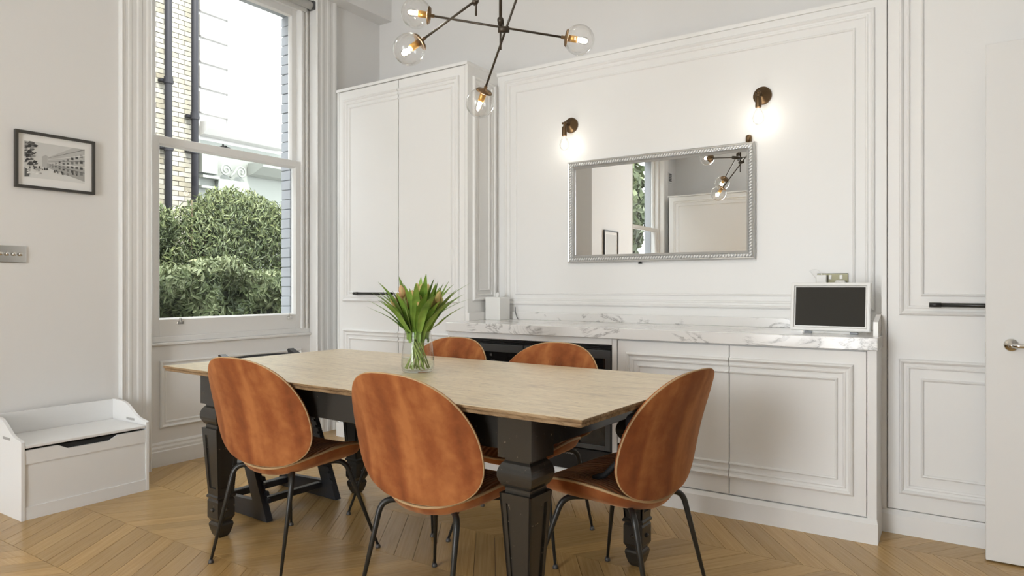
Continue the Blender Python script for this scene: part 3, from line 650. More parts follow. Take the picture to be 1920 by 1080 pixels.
box(bm, CX1-0.018, CX1-0.003, ya, yb, 0.0, 0.062); box(bm, CX1-0.018, CX1-0.008, ya, yb, 0.055, 0.275)
obj('front_panel', bm, CHESTM, ch)
obj('inside', multibox([(CX0+0.012, CX1-0.020, ya, yb, 0.01, 0.335)]), BLACKGAP, ch)
obj('lid', boxbm(CX0+0.014, CX1-0.002, ya+0.002, yb-0.002, 0.346, 0.361, bev=0.003), CHESTM, ch)

# ------------------------------------------------------------------ dining table
TR = R(-2.0)
tb = thing('dining_table', 'dining table with pale streaked top and chipped black carved legs', 'table', (-1.955, 2.222, 0), TR)
HX, HY = 1.105, 0.525
tt = obj('tabletop', boxbm(-HX, HX, -HY, HY, 0.7535, 0.765, bev=0.003), TABLETOP, tb); tt.data.materials.append(TOPEDGE)
for p_ in tt.data.polygons:
    if p_.normal.z < 0.9: p_.material_index = 1
obj('lower_edge', boxbm(-HX+.005, HX-.005, -HY+.005, HY-.005, 0.741, 0.7538, bev=0.004), TOPEDGE, tb)
LX, LY = 0.835, 0.401
apr = [(-LX, LX, -LY-0.035, -LY-0.010), (-LX, LX, LY+0.010, LY+0.035), (-LX-0.035, -LX-0.010, -LY, LY), (LX+0.010, LX+0.035, -LY, LY)]
for a in apr: obj('apron', multibox([(*a, 0.622, 0.7415)], 0.002), BLACKWOOD, tb)
def leg_bm():
    bm = bmesh.new()
    def stack(levels):
        rings = [[bm.verts.new((sx*h, sy*h, z)) for sx, sy in ((-1, -1), (1, -1), (1, 1), (-1, 1))] for h, z in levels]
        for a, b_ in zip(rings, rings[1:]):
            for k in range(4): bm.faces.new((a[k], a[(k+1) % 4], b_[(k+1) % 4], b_[k]))
        bm.faces.new(rings[0][::-1]); bm.faces.new(rings[-1])
    stack([(0.0625, 0.605), (0.0625, 0.741)])
    stack([(0.046, 0.505)]+[(0.046+0.019*math.sin(math.pi*min(1, q/12))**0.75, 0.510+0.084*q/12) for q in range(13)]+[(0.046, 0.606)])
    stack([(0.046, 0.490), (0.046, 0.503), (0.042, 0.510)])
    zt, zb, ht, hb = 0.495, 0.195, 0.0590, 0.0395
    stack([(hb-0.006, zb), (ht-0.006, zt)])
    def hw(z): return hb+(ht-hb)*(z-zb)/(zt-zb)
    for k in range(4):
        Rm = Matrix.Rotation(k*math.pi/2, 3, 'Z')
        def P(a, d, z): return Rm @ Vector((a, -d, z))
        def strip(fa0, fa1, z0, z1):
            pts = []
            for z in (z0, z1):
                h = hw(z); pts += [P(fa0*h, h-0.0075, z), P(fa1*h, h-0.0075, z), P(fa1*h, h, z), P(fa0*h, h, z)]
            hexa(bm, [pts[3], pts[2], pts[1], pts[0], pts[7], pts[6], pts[5], pts[4]])
        strip(-1, -0.62, zb, zt); strip(0.62, 1, zb, zt); strip(-0.63, 0.63, zt-0.030, zt); strip(-0.63, 0.63, zb, zb+0.030)
    stack([(0.036, 0.176), (0.044, 0.180), (0.045, 0.188), (0.040, 0.196)])
    stack([(0.031, 0.072), (0.038, 0.086), (0.0415, 0.092), (0.0415, 0.166), (0.036, 0.178)])
    stack([(0.019, 0.0), (0.026, 0.012), (0.035, 0.040), (0.038, 0.058), (0.036, 0.066), (0.030, 0.073)])
    bmesh.ops.recalc_face_normals(bm, faces=bm.faces[:]); return bm
lg = obj('leg', leg_bm(), BLACKWOOD, tb)
def stud_bm():
    bm = bmesh.new(); lathe(bm, [(0.009, 0), (0.009, 0.004), (0.006, 0.008), (0.001, 0.010)], 12, Matrix.Rotation(R(90), 4, 'X')); return bm
stu = obj('stud', stud_bm(), BLACKWOOD, lg, True); stu.location = (0, -0.0412, 0.128)
for k in (1, 2, 3):
    s_ = stu.copy(); C.objects.link(s_); s_.parent = lg; a = k*math.pi/2; s_.location = (0.0412*math.sin(a), -0.0412*math.cos(a), 0.128); s_.rotation_euler = (0, 0, a)
lg.location = (-LX, -LY, 0)
for sx, sy in ((1, -1), (1, 1), (-1, 1)):
    c = copy_tree(lg, tb); c.location = (sx*LX, sy*LY, 0)

# ------------------------------------------------------------------ velvet shell chairs
AL, CW, CU, CD, CZC, KX, KZ, EX, EU, ED = 0.218, 0.2814, 0.272, 0.1762, 0.5892, 0.60, -0.57, 2.62, 2.22, 2.53
def spow(v, e): return math.copysign(abs(v)**e, v)
def back_pt(r, ph, off=0.0):
    c, s = math.cos(ph), math.sin(ph)
    a = r*CW*spow(c, 2/EX); b_ = r*(CU*abs(s)**(2/EU) if s > 0 else -CD*abs(s)**(2/ED))
    y = -0.20 - b_*math.sin(AL) + KX*a*a + KZ*b_*b_; z = CZC + b_*math.cos(AL)
    # normal-ish direction for offset = forward (+y) tilted
    return Vector((a*(1-0.6*off*0), y+off*math.cos(AL), z+off*math.sin(AL)))
def disc(bm, fn, nr=10, nph=56):
    cen = bm.verts.new(fn(0, 0)); rings = []
    for i in range(1, nr+1):
        r = (i/nr)**0.8
        rings.append([bm.verts.new(fn(r, 2*math.pi*k/nph)) for k in range(nph)])
    for k in range(nph): bm.faces.new((cen, rings[0][k], rings[0][(k+1) % nph]))
    for a, b_ in zip(rings, rings[1:]):
        for k in range(nph): bm.faces.new((a[k], b_[k], b_[(k+1) % nph], a[(k+1) % nph]))
    return rings[-1]
def seat_pt(r, ph, kind):
    c, s = math.cos(ph), math.sin(ph); W_, D_ = 0.250, 0.221
    a = r*W_*spow(c, 2/2.5); y = 0.054 + r*D_*spow(s, 2/2.6)
    fr = max(0.0, (y-0.054)/D_); rr0 = max(0.0, -(y-0.054)/D_)
    z = 0.424 + 0.052*(a/W_)**2*(1-0.55*fr*fr) - 0.012*fr**3 - 0.022*rr0**2
    e = max(0.0, 1-r*r)
    if kind == 'top': z += 0.026*e**0.6 + 0.004
    elif kind == 'under': z -= 0.058*e**0.38 + 0.004
    return Vector((a, y, z))
def make_chair(label, group):
    t = thing('dining_chair', label, 'chair', (0, 0, 0), 0, group)
    # back: outer shell, inner cushion, piping
    bm = bmesh.new(); disc(bm, lambda r, p_: back_pt(r, p_, -0.010*math.sqrt(max(0, 1-r**4))-0.004)); obj('back_shell', bm, VELVET, t, True)
    bm = bmesh.new(); disc(bm, lambda r, p_: back_pt(r*0.99, p_, 0.010+0.026*max(0, 1-r*r)**0.5)); 
    rim = [back_pt(1.0, 2*math.pi*k/56, -0.004) for k in range(56)]; rim2 = [back_pt(0.99, 2*math.pi*k/56, 0.010) for k in range(56)]
    va = [bm.verts.new(p_) for p_ in rim]; vb = [bm.verts.new(p_) for p_ in rim2]
    for k in range(56): bm.faces.new((va[k], va[(k+1) % 56], vb[(k+1) % 56], vb[k]))
    obj('back_cushion', bm, VELVET, t, True)
    bm = bmesh.new(); closed_tube(bm, [back_pt(1.0, 2*math.pi*k/72, 0.000) for k in range(72)], 0.0032); obj('back_piping', bm, PIPING, t, True)
    bm = bmesh.new()
    for q in (-0.018, 0.018, 0.05, -0.05): tube(bm, [back_pt(rr_, R(90) if rr_ > 0 else R(90), 0.0105+0.026*max(0, 1-rr_*rr_)**0.5)+Vector((q, 0, 0)) for rr_ in (0.0, 0.2, 0.4, 0.6, 0.75)], [0.002, 0.003, 0.003, 0.002, 0.0005], 6)
    obj('back_pleats', bm, VELVET, t, True)
    bm = bmesh.new(); disc(bm, lambda r, p_: seat_pt(r, p_, 'under')); obj('seat_shell', bm, VELVET, t, True)
    bm = bmesh.new(); disc(bm, lambda r, p_: seat_pt(r, p_, 'top'), 12); obj('seat_cushion', bm, PLEAT, t, True)
    bm = bmesh.new(); closed_tube(bm, [seat_pt(1.0, 2*math.pi*k/72, 'rim') for k in range(72)], 0.0050); obj('seat_piping', bm, PIPING, t, True)
    for sx, sy in ((-1, 1), (1, 1), (-1, -1), (1, -1)):
        foot = Vector((sx*(0.27 if sy > 0 else 0.205), 0.238 if sy > 0 else -0.235, 0.012)); knee = Vector((sx*0.172, 0.14 if sy > 0 else -0.145, 0.388)); hub = Vector((0, 0.0, 0.374))
        d0 = (foot-knee).normalized(); d1_ = (hub-knee).normalized(); pts = [foot, knee+d0*0.045]
        for i in range(1, 6):
            u_ = i/6; pts.append(knee + d0*0.045*(1-u_)**2 + d1_*0.045*u_**2)
        pts += [knee+d1_*0.045, hub]
        bm = bmesh.new(); tube(bm, pts, [0.0055, 0.0105]+[0.0108]*5+[0.0105, 0.009], 12)
        lg_ = obj('leg', bm, BLACKTUBE, t, True)
        bm = bmesh.new(); lathe(bm, [(0.011, 0.0), (0.011, 0.006), (0.007, 0.016)], 14, Matrix.Translation((foot.x, foot.y, 0))); obj('glide', bm, GLIDE, lg_, True)
    return t
G = 'rust velvet chairs round the table'
c0 = make_chair('rust velvet shell chair with its back to the camera end, beside the table leg nearest the white chest', G)
chairs = [
 (-2.372, 1.892, 0.05, 'rust velvet shell chair seen from behind, beside the table leg near the white chest'),
 (-1.519, 1.877, -0.035, 'rust velvet shell chair seen from behind, opposite the wine coolers beside the bare table leg'),
 (-1.022, 2.266, 1.447, 'rust velvet shell chair at the table end, black booster pad on its seat'),
 (-2.27, 2.61, math.pi, 'rust velvet shell chair peeping over the table just behind the tulip vase'),
 (-1.640, 2.61, math.pi+0.02, 'rust velvet shell chair in front of the wine cooler next to the white base doors')]
for i, (x, y, rz, lb) in enumerate(chairs):
    c = c0 if i == 0 else copy_tree(c0)
    c.location = (x, y, 0); c.rotation_euler = (0, 0, rz); c['label'] = lb
# booster pad strapped to the end chair
bo = thing('booster_seat', 'black padded child booster with strap and buckle on the end chair', 'booster seat', (-1.022, 2.266, 0), 1.447)
bm = boxbm(-0.125, 0.125, -0.172, -0.075, 0.440, 0.700, bev=0.025, seg=4); obj('back_pad', bm, HARNESS, bo, True)
bm = bmesh.new(); tube(bm, [(-0.128, -0.085, 0.60), (-0.145, -0.07, 0.54), (-0.15, -0.02, 0.487), (-0.14, 0.03, 0.466)], 0.010, 8); obj('strap', bm, HARNESS, bo, True)
bm = bmesh.new(); tube(bm, [(0.128, -0.085, 0.60), (0.145, -0.07, 0.54), (0.15, -0.02, 0.487), (0.14, 0.03, 0.466)], 0.010, 8); obj('strap', bm, HARNESS, bo, True)
obj('buckle', multibox([(-0.140, -0.124, -0.092, -0.072, 0.618, 0.634)], 0.002), CHROME, bo)

# ------------------------------------------------------------------ black high chair
hc = thing('high_chair', 'black wooden adjustable child high chair at the window end of the table', 'high chair', (-3.002, 2.297, 0), R(-2.0))
def hbox(bm, p0, p1, wdt, y0, y1):
    p0 = Vector(p0); p1 = Vector(p1); d = (p1-p0).normalized(); nrm = Vector((-d.z, 0, d.x))*wdt/2
    q = [p0-nrm, p0+nrm, p1+nrm, p1-nrm]
    hexa(bm, [(q[0].x, y0, q[0].z), (q[1].x, y0, q[1].z), (q[1].x, y1, q[1].z), (q[0].x, y1, q[0].z), (q[3].x, y0, q[3].z), (q[2].x, y0, q[2].z), (q[2].x, y1, q[2].z), (q[3].x, y1, q[3].z)])
for y0, y1, inn in ((-0.225, -0.190, 1), (0.190, 0.225, -1)):
    bm = bmesh.new()
    prism(bm, [(0.245, 0.006), (0.165, 0.006), (-0.165, 0.778), (-0.155, 0.783), (-0.086, 0.757)], y0, y1, lambda s, t_, h: (s, h, t_))
    prism(bm, [(0.20, 0.006), (-0.255, 0.006), (-0.235, 0.075), (0.19, 0.095)], y0+0.003, y1-0.003, lambda s, t_, h: (s, h, t_))
    bmesh.ops.recalc_face_normals(bm, faces=bm.faces[:]); sf = obj('side_frame', bm, HIGHCH, hc)
    bm = bmesh.new(); d = Vector((-0.331, 0, 0.751)).normalized()
    for i in range(16):
        p0 = Vector((0.238, 0, 0.05)) + d*(0.036*i+0.04); ya_, yb_ = (y1-0.012, y1+0.004) if inn > 0 else (y0-0.004, y0+0.012)
        prism(bm, [(p0.x-0.045, p0.z), (p0.x+0.006, p0.z+0.002), (p0.x+0.006+d.x*0.020, p0.z+0.002+d.z*0.020), (p0.x-0.045+d.x*0.024, p0.z+d.z*0.024)], ya_, yb_, lambda s, t_, h: (s, h, t_))
    obj('groove_ribs', bm, HIGHCH, sf)
obj('cross_bar', multibox([(0.10, 0.135, -0.19, 0.19, 0.055, 0.085)], 0.003), HIGHCH, hc)
obj('cross_bar', multibox([(-0.20, -0.16, -0.19, 0.19, 0.03, 0.065)], 0.003), HIGHCH, hc)
obj('seat_plate', boxbm(-0.16, 0.16, -0.195, 0.195, 0.470, 0.488, bev=0.006), HIGHCH, hc)
obj('foot_plate', boxbm(-0.10, 0.25, -0.195, 0.195, 0.225, 0.243, bev=0.006), HIGHCH, hc)
for z0 in (0.60, 0.70):
    bm = bmesh.new(); N = 10; xo = -0.085-0.43*(z0-0.6)
    for i in range(N):
        a0 = -0.19+0.38*i/N; a1 = -0.19+0.38*(i+1)/N; f = lambda a: xo-0.045*(1-(a/0.19)**2)
        hexa(bm, [(f(a0), a0, z0), (f(a0)+0.012, a0, z0), (f(a1)+0.012, a1, z0), (f(a1), a1, z0), (f(a0)-0.02, a0, z0+0.062), (f(a0)-0.008, a0, z0+0.062), (f(a1)-0.008, a1, z0+0.062), (f(a1)-0.02, a1, z0+0.062)])
    obj('backrest', bm, HIGHCH, hc)
bm = bmesh.new(); tube(bm, [(0.03, -0.2, 0.42), (0.03, 0.2, 0.42)], 0.005, 8); obj('steel_rod', bm, CHROME, hc, True)

# ------------------------------------------------------------------ vase and tulips
VX, VY, VZ = -1.949, 2.214, 0.765
vs_ = thing('glass_vase', 'clear glass vase of tulips standing on the dining table', 'vase', (VX, VY, VZ))
bm = bmesh.new(); lathe(bm, [(0.002, 0.0005), (0.060, 0.0005), (0.067, 0.008), (0.071, 0.030), (0.069, 0.070), (0.063, 0.120), (0.0555, 0.172)], 40, None, False, False); obj('bowl', bm, VASEG, vs_, True)
bm = bmesh.new(); closed_tube(bm, [(0.0555*math.cos(R(q*10)), 0.0555*math.sin(R(q*10)), 0.172) for q in range(36)], 0.0012, 6); obj('rim', bm, VASEG, vs_, True)
bm = bmesh.new(); lathe(bm, [(0.002, 0.010), (0.060, 0.010), (0.066, 0.016), (0.0685, 0.031), (0.0685, 0.060), (0.002, 0.060)], 32, None, False, False)
tag(obj('water', bm, WATER, None, True, (VX, VY, VZ)), 'shallow clear water in the bottom of the tulip vase', 'water')
rnd = random.Random(11)
NT = 22
for i in range(NT):
    a = i*2.39996; qs = math.sqrt((i+0.5)/NT); rad = 0.096*qs
    top = Vector((math.cos(a)*rad, math.sin(a)*rad, 0.302+rnd.uniform(-0.03, 0.03)-rad*0.12)); neck = Vector((math.cos(a)*0.036*qs, math.sin(a)*0.036*qs, 0.155))
    foot = Vector((math.cos(a+1.95)*0.060*qs, math.sin(a+1.95)*0.060*qs, 0.014))
    t = thing('tulip', 'closed tulip with green stem and long leaves in the glass vase', 'tulip', (VX, VY, VZ), 0, 'tulips in the vase')
    pts = [foot, foot.lerp(neck, 0.5), neck, neck.lerp(top, 0.5), top]
    bm = bmesh.new(); tube(bm, pts, 0.0028, 7); obj('stem', bm, STEMG, t, True)
    dirn = (top-pts[3]).normalized(); Mq = Matrix.Translation(top) @ dirn.to_track_quat('Z', 'Y').to_matrix().to_4x4()
    bm = bmesh.new(); lathe(bm, [(0.003, -0.004), (0.010, 0.004), (0.0135, 0.016), (0.0125, 0.032), (0.007, 0.045), (0.0015, 0.052)], 10, Mq); obj('bloom', bm, BLOOM, t, True)
    for q in range(3):
        b2 = a + rnd.uniform(-0.6, 0.6); ln_ = rnd.uniform(0.20, 0.29); wid = rnd.uniform(0.010, 0.019); out = rnd.uniform(0.06, 0.20) if q else rnd.uniform(0.03, 0.11)
        bm = bmesh.new(); N = 10; L = []
        side = Vector((-math.sin(b2), math.cos(b2), 0)); ow = Vector((math.cos(b2), math.sin(b2), 0)); st_ = neck + ow*(0.022 if q else 0.010) + Vector((0, 0, rnd.uniform(-0.03, 0.03)))
        for k in range(N+1):
            s = k/N; hgt = ln_*s*(1-0.16*s*(out/0.12)); ctr = st_ + ow*(out*s**1.6) + Vector((0, 0, hgt*0.93)); wk = wid*(math.sin(math.pi*min(1, 0.12+0.88*s)))**0.8 if s < 0.999 else 0.0006
            L.append((bm.verts.new(ctr-side*wk+ow*0.006*(1-s)), bm.verts.new(ctr-ow*wk*0.35), bm.verts.new(ctr+side*wk+ow*0.006*(1-s))))
        for A_, B_ in zip(L, L[1:]):
            bm.faces.new((A_[0], A_[1], B_[1], B_[0])); bm.faces.new((A_[1], A_[2], B_[2], B_[1]))
        for v_ in bm.verts:                                   # leaves lean on the rim, never through the glass
            lim = 0.0485+max(0.0, v_.co.z-0.176)*1.6; rr_ = math.hypot(v_.co.x, v_.co.y)
            if rr_ > lim: v_.co.x *= lim/rr_; v_.co.y *= lim/rr_
        obj('leaf', bm, LEAFG, t, True)

# ------------------------------------------------------------------ worktop objects
tx = thing('tissue_box', 'white square tissue box cover with tissue on the marble worktop', 'tissue box', (-2.632, 3.80, 0.905))
obj('cover', boxbm(-0.06, 0.06, -0.06, 0.06, 0.0, 0.152, bev=0.003), PLASTW, tx)
bm = bmesh.new()
for k in range(5):
    a = k*1.3; hexa(bm, [(-0.016+0.003*k, -0.006+0.002*k, 0.150), (-0.006+0.004*k, -0.010, 0.150), (-0.004+0.004*k, 0.006, 0.150), (-0.014+0.003*k, 0.010, 0.150), (-0.010+0.005*k, -0.004, 0.178+0.006*math.sin(a)), (-0.004+0.005*k, -0.006, 0.174+0.006*math.cos(a)), (-0.002+0.005*k, 0.003, 0.177), (-0.008+0.005*k, 0.006, 0.181+0.005*math.sin(a))])
obj('tissue', bm, TISSUE, tx)
bm = bmesh.new(); tube(bm, [(-2.555, 3.90, 0.99), (-2.55, 3.895, 0.95), (-2.53, 3.885, 0.92), (-2.515, 3.875, 0.9085)], 0.0025, 6); tag(obj('cable', bm, GREYMT, None, True), 'short grey cable beside the tissue box', 'cable')
ds = thing('smart_display', 'white framed tablet display with dark screen leaning on the worktop', 'display', (-0.535, 3.545, 0.905), R(-1.5))
tilt = Matrix.Rotation(R(-7), 4, 'X')
def tilted(bm): bmesh.ops.transform(bm, matrix=Matrix.Translation((0, 0, 0.012)) @ tilt, verts=bm.verts[:]); return bm
dz_ = 0.232; dw = 0.175
bm = boxbm(-dw, dw, -0.004, 0.022, 0, dz_, bev=0.004); fr_ = obj('casing', tilted(bm), PLASTW, ds)
bm = bmesh.new(); moulding(bm, lambda s, t_, h: (s, -0.004-h, t_), -dw, dw, 0, dz_, [(0, 0), (0, 0.006), (0.004, 0.008), (0.014, 0.008), (0.018, 0.001)]); obj('bezel', tilted(bm), PLASTW, ds)
bm = bmesh.new(); box(bm, -dw+.022, dw-.022, -0.0052, -0.0038, .024, dz_-.022); obj('screen', tilted(bm), SCREEN, ds)
obj('stand', multibox([(-0.12, 0.12, -0.002, 0.07, 0.0, 0.012), (-0.03, 0.03, 0.03, 0.06, 0.012, 0.10)], 0.002), PLASTW, ds)
for q in (-0.11, 0.09): obj('foot', multibox([(q, q+0.035, -0.008, 0.0, 0.0, 0.010)], 0.001), GREYMT, ds)
p0 = wall_pt(1535, 533, YP); p1 = wall_pt(1588, 508, YP); pc = (p0+p1)/2
so = thing('wall_socket', 'brushed metal double wall socket above the display', 'socket', (pc.x, YP-0.0005, pc.z-0.02))
obj('plate', boxbm(-0.075, 0.075, -0.006, 0, -0.043, 0.043, bev=0.002), NICKEL, so)
obj('rocker', multibox([(-0.018, -0.004, -0.009, -0.005, 0.012, 0.034)], 0.001), PLASTW, so); obj('rocker', multibox([(0.034, 0.048, -0.009, -0.005, 0.012, 0.034)], 0.001), PLASTW, so)
obj('adaptor', boxbm(-0.074, -0.024, -0.045, -0.006, -0.043, 0.035, bev=0.004), PLASTW, so)
pg = tag(obj('plug', boxbm(-0.026, 0.026, -0.036, 0, -0.026, 0.026, bev=0.010, seg=3), PLASTW, None, True, (pc.x+0.040, YP-0.0065, pc.z-0.040)), 'white three-pin plug in the metal socket', 'plug')
bm = bmesh.new(); cpts = [(pc.x-0.055, YP-0.05, pc.z-0.05), (pc.x-0.085, YP-0.06, pc.z-0.02), (pc.x-0.098, YP-0.06, pc.z+0.03), (pc.x-0.07, YP-0.05, pc.z+0.055), (pc.x-0.04, YP-0.04, pc.z+0.03)]
cpts = [(pc.x-0.05, YP-0.046, pc.z-0.035)] + [(pc.x-0.085-0.045*math.cos(R(q)), YP-0.03, pc.z-0.02+0.065*math.sin(R(q))) for q in range(60, 230, 20)] + [(pc.x-0.10, YP-0.03, pc.z-0.20), (pc.x-0.10, YP-0.04, pc.z-0.262)]
tube(bm, cpts, 0.0015, 6); tag(obj('charger_cable', bm, PLASTW, None, True), 'thin white cable looping from the socket adaptor', 'cable')

# ------------------------------------------------------------------ chandelier
cl_ = thing('chandelier', 'dark bronze branching chandelier with clear glass globe lamps', 'chandelier', (-1.51, 2.20, 0))
def L(p): return Vector(p)-Vector((-1.51, 2.20, 0))
bm = bmesh.new(); lathe(bm, [(0.09, CZ-0.03), (0.10, CZ-0.012), (0.10, CZ)], 32); obj('ceiling_rose', bm, DKROD, cl_, True)
S1 = Vector((0, 0, 0)); S2 = L((-1.555, 2.10, 0))
for s_, zl, r_ in ((S1, 2.055, 0.0042), (S2, 2.165, 0.0042)):
    bm = bmesh.new(); tube(bm, [(s_.x, s_.y, zl), (s_.x, s_.y, zl+0.09)], r_, 10); tube(bm, [(s_.x, s_.y, zl+0.085), (s_.x, s_.y, CZ-0.02)], 0.0062, 12); obj('stem', bm, DKROD, cl_, True)
def rod(pa, pb, hubc, stem, ends):
    """rod from pa to pb (globe centres), joined to its stem by a small barrel"""
    pa, pb = L(pa), L(pb); d = (pb-pa).normalized(); arm = bmesh.new(); rg_ = 0.060
    a_in = pa + d*(rg_+0.006) if ends[0] else pa; b_in = pb - d*(rg_+0.006) if ends[1] else pb
    tube(arm, [a_in, b_in], 0.0045, 10)
    ao = obj('arm', arm, DKROD, cl_, True)
    hc_ = pa + d*((L(hubc)-pa).dot(d)); sxy = Vector((stem.x, stem.y, hc_.z)); dv = hc_-sxy
    if dv.length < 0.012: dv = Vector((0.02, -0.01, 0))
    dv.normalize(); bm = bmesh.new(); tube(bm, [sxy-dv*0.010, hc_+dv*0.014], 0.0125, 16); obj('joint', bm, DKROD, ao, True)
    for e, p_, dd in ((ends[0], pa, d), (ends[1], pb, -d)):
        if not e: continue
        Mq = Matrix.Translation(p_) @ dd.to_track_quat('Z', 'Y').to_matrix().to_4x4()     # +Z points to the rod
        bm = bmesh.new(); lathe(bm, [(0.0015, 0.075), (0.007, 0.074), (0.007, 0.060), (0.030, 0.057), (0.036, 0.050), (0.034, 0.048), (0.002, 0.050)], 28, Mq); gc = obj('globe_cap', bm, BRONZE, cl_, True)
        bm = bmesh.new(); lathe(bm, [(0.013, 0.050), (0.0135, 0.012), (0.012, 0.008)], 18, Mq); obj('lamp_holder', bm, BRASS, gc, True)
        prof = [(0.060*math.sin(t_), 0.060*math.cos(t_)) for t_ in [R(q) for q in range(36, 181, 8)]]
        bm = bmesh.new(); lathe(bm, prof, 36, Mq, False, False); obj('globe', bm, GLOBE, gc, True)
        bm = bmesh.new(); lathe(bm, [(0.009, 0.010), (0.013, -0.002), (0.0165, -0.016), (0.014, -0.029), (0.006, -0.036), (0.001, -0.037)], 18, Mq); obj('bulb', bm, GLOBE, gc, True)
        bm = bmesh.new(); lathe(bm, [(0.004, 0.006), (0.008, -0.008), (0.008, -0.020), (0.002, -0.027)], 12, Mq); obj('filament', bm, GLOW, gc, True)
        l_ = bpy.data.lights.new('globe_light', 'POINT'); l_.energy = 6.0; l_.color = (1.0, 0.94, 0.84); l_.shadow_soft_size = 0.012
        lo = bpy.data.objects.new('globe_light', l_); C.objects.link(lo); lo.location = p_ + Vector((-1.51, 2.20, 0)) + dd*-0.012
def ext(a, h, k=1.0): a = Vector(a); h = Vector(h); return h + (h-a)*k
G1, G2, G3, G4 = (-1.826, 2.064, 2.222), (-1.738, 1.926, 2.020), (-1.287, 2.434, 2.119), (-1.665, 2.277, 1.886)
rod(G1, G3, (-1.545, 2.257, 2.168), S1, (True, True))
h3 = (-1.493, 2.212, 2.134); rod(G4, ext(G4, h3), h3, S1, (True, True))
h2 = (-1.560, 2.095, 2.218); rod(G2, ext(G2, h2), h2, S2, (True, True))

# ------------------------------------------------------------------ outside
struct('ground', multibox([(-40, -4.452, -14, 26, -0.7, -0.6)]), PAVE)
BX = -10.0
br = thing('brick_building', 'pale brick wall of the house opposite with black drainpipes', 'building', (BX, 0, 0))
y_e = 6.21
obj('mortar', multibox([(-0.5, -0.012, -6.0, y_e, -0.6, 9.0)]), MORTAR, br)
bkm = boxbm(-0.05, 0.0, -0.107, 0.107, -0.0325, 0.0325); me = bpy.data.meshes.new('brick'); bkm.to_mesh(me); bkm.free(); me.materials.append(BRICKM)
hbm = boxbm(-0.05, 0.0, -0.048, 0.048, -0.0325, 0.0325); meh = bpy.data.meshes.new('brick'); hbm.to_mesh(meh); hbm.free(); meh.materials.append(BRICKM)
pos = []
for i in range(-2, 80):
    z = 0.6+0.075*i; y = y_e-0.002; first = True
    while y > 4.6:
        half = (i % 2 == 0) and first; L_ = 0.102 if half else 0.225
        pos.append((y-L_/2+0.0, z, half)); y -= L_; first = False
vis = [q for q in pos if 4.98 < q[0] and 1.75 < q[1] < 5.9][:300]
other = [q for q in pos if q not in vis]
for y, z, half in vis:
    o = bpy.data.objects.new('brick', meh if half else me); C.objects.link(o); o.parent = br; o.location = (random.uniform(-0.003, 0.003), y, z)
bm = bmesh.new()
for y, z, half in other: h_ = 0.048 if half else 0.107; box(bm, -0.05, 0, y-h_, y+h_, z-0.0325, z+0.0325)
o = obj('bricks', bm, BRICKM, br); o['kind'] = 'stuff'
def far(u, v, x):
    d = Vector((-math.sin(R(33.5)), math.cos(R(33.5)), 0)) + (u-960)/1280*Vector((math.cos(R(33.5)), math.sin(R(33.5)), 0)) + Vector((0, 0, (537-v)/1280))
    return Vector((0, 0, 1.13)) + d*(x/d.x)
for u, zc, lb in ((316, (4.2, 3.2), 'black iron drainpipe on the brick wall, nearer the shadowed edge'), (365.5, (3.75, 3.22), 'black iron drainpipe at the corner where brick meets white stucco')):
    p = far(u, 300, BX+0.12); t = thing('drainpipe', lb, 'drainpipe', (BX+0.12, p.y, 0))
    bm = bmesh.new(); tube(bm, [(0, 0, -0.6), (0, 0, 9.0)], 0.052, 14); obj('pipe', bm, PIPE, t, True)
    for z in zc:
        bm = bmesh.new(); tube(bm, [(0, 0, z-0.05), (0, 0, z+0.05)], 0.064, 14); box(bm, -0.114, -0.03, -0.10, 0.10, z-0.02, z+0.02); obj('collar', bm, PIPE, t)
stb = thing('stucco_building', 'white stucco house with block courses and moulded cornice opposite', 'building', (BX, 0, 0))
yq = y_e+0.02
obj('wall', multibox([(-0.6, -0.05, yq, 16, 3.45, 9.0)]), STUCCO, stb); obj('lower_wall', multibox([(-0.6, -0.05, yq, 16, -0.6, 3.45)]), STUCCO_SHADE, stb)
for i in range(13):
    z0 = 3.86+0.40*i
    obj('block', boxbm(-0.06, 0.03, yq, yq+0.50, z0, z0+0.36, bev=0.02, seg=1), STUCCO, stb)
obj('wall_bay', multibox([(-0.6, -0.02, yq+0.50, 16, 3.7, 9.0)]), STUCCO, stb)
cb = bmesh.new(); prism(cb, [(0, 3.50), (0.10, 3.52), (0.22, 3.60), (0.26, 3.66), (0.26, 3.70), (0, 3.72)], yq, yq+1.55, lambda s, t_, h: (s, h, t_)); obj('cornice', cb, STUCCO, stb)
cb = bmesh.new(); prism(cb, [(0, 2.98), (0.14, 3.00), (0.40, 3.10), (0.42, 3.16), (0, 3.19)], yq+0.86, yq+3.2, lambda s, t_, h: (s, h, t_)); obj('canopy', cb, STUCCO_SHADE, stb)
obj('frieze', multibox([(-0.05, 0.06, yq, yq+0.27, 2.92, 3.30), (-0.05, 0.09, yq, yq+0.29, 2.84, 2.88), (-0.05, 0.05, yq, yq+0.27, 2.68, 2.72)]), STUCCO_SHADE, stb)
bm = bmesh.new()
for sgn, yc in ((1, yq+0.40), (-1, yq+0.68)):
    sp2 = [(0.08, yc+sgn*(0.02+0.085*(1-q/26))*math.cos(q*0.42), 3.00+(0.02+0.085*(1-q/26))*math.sin(q*0.42)) for q in range(27)]
    tube(bm, sp2, 0.016, 6)
tube(bm, [(0.08, yq+0.48, 2.90), (0.08, yq+0.55, 2.98), (0.08, yq+0.62, 3.08)], 0.02, 6)
obj('scroll_bracket', bm, STUCCO_SHADE, stb, True)
obj('pier', multibox([(-0.05, 0.05, yq+0.29, yq+0.80, -0.6, 2.86)]), STUCCO_SHADE, stb)
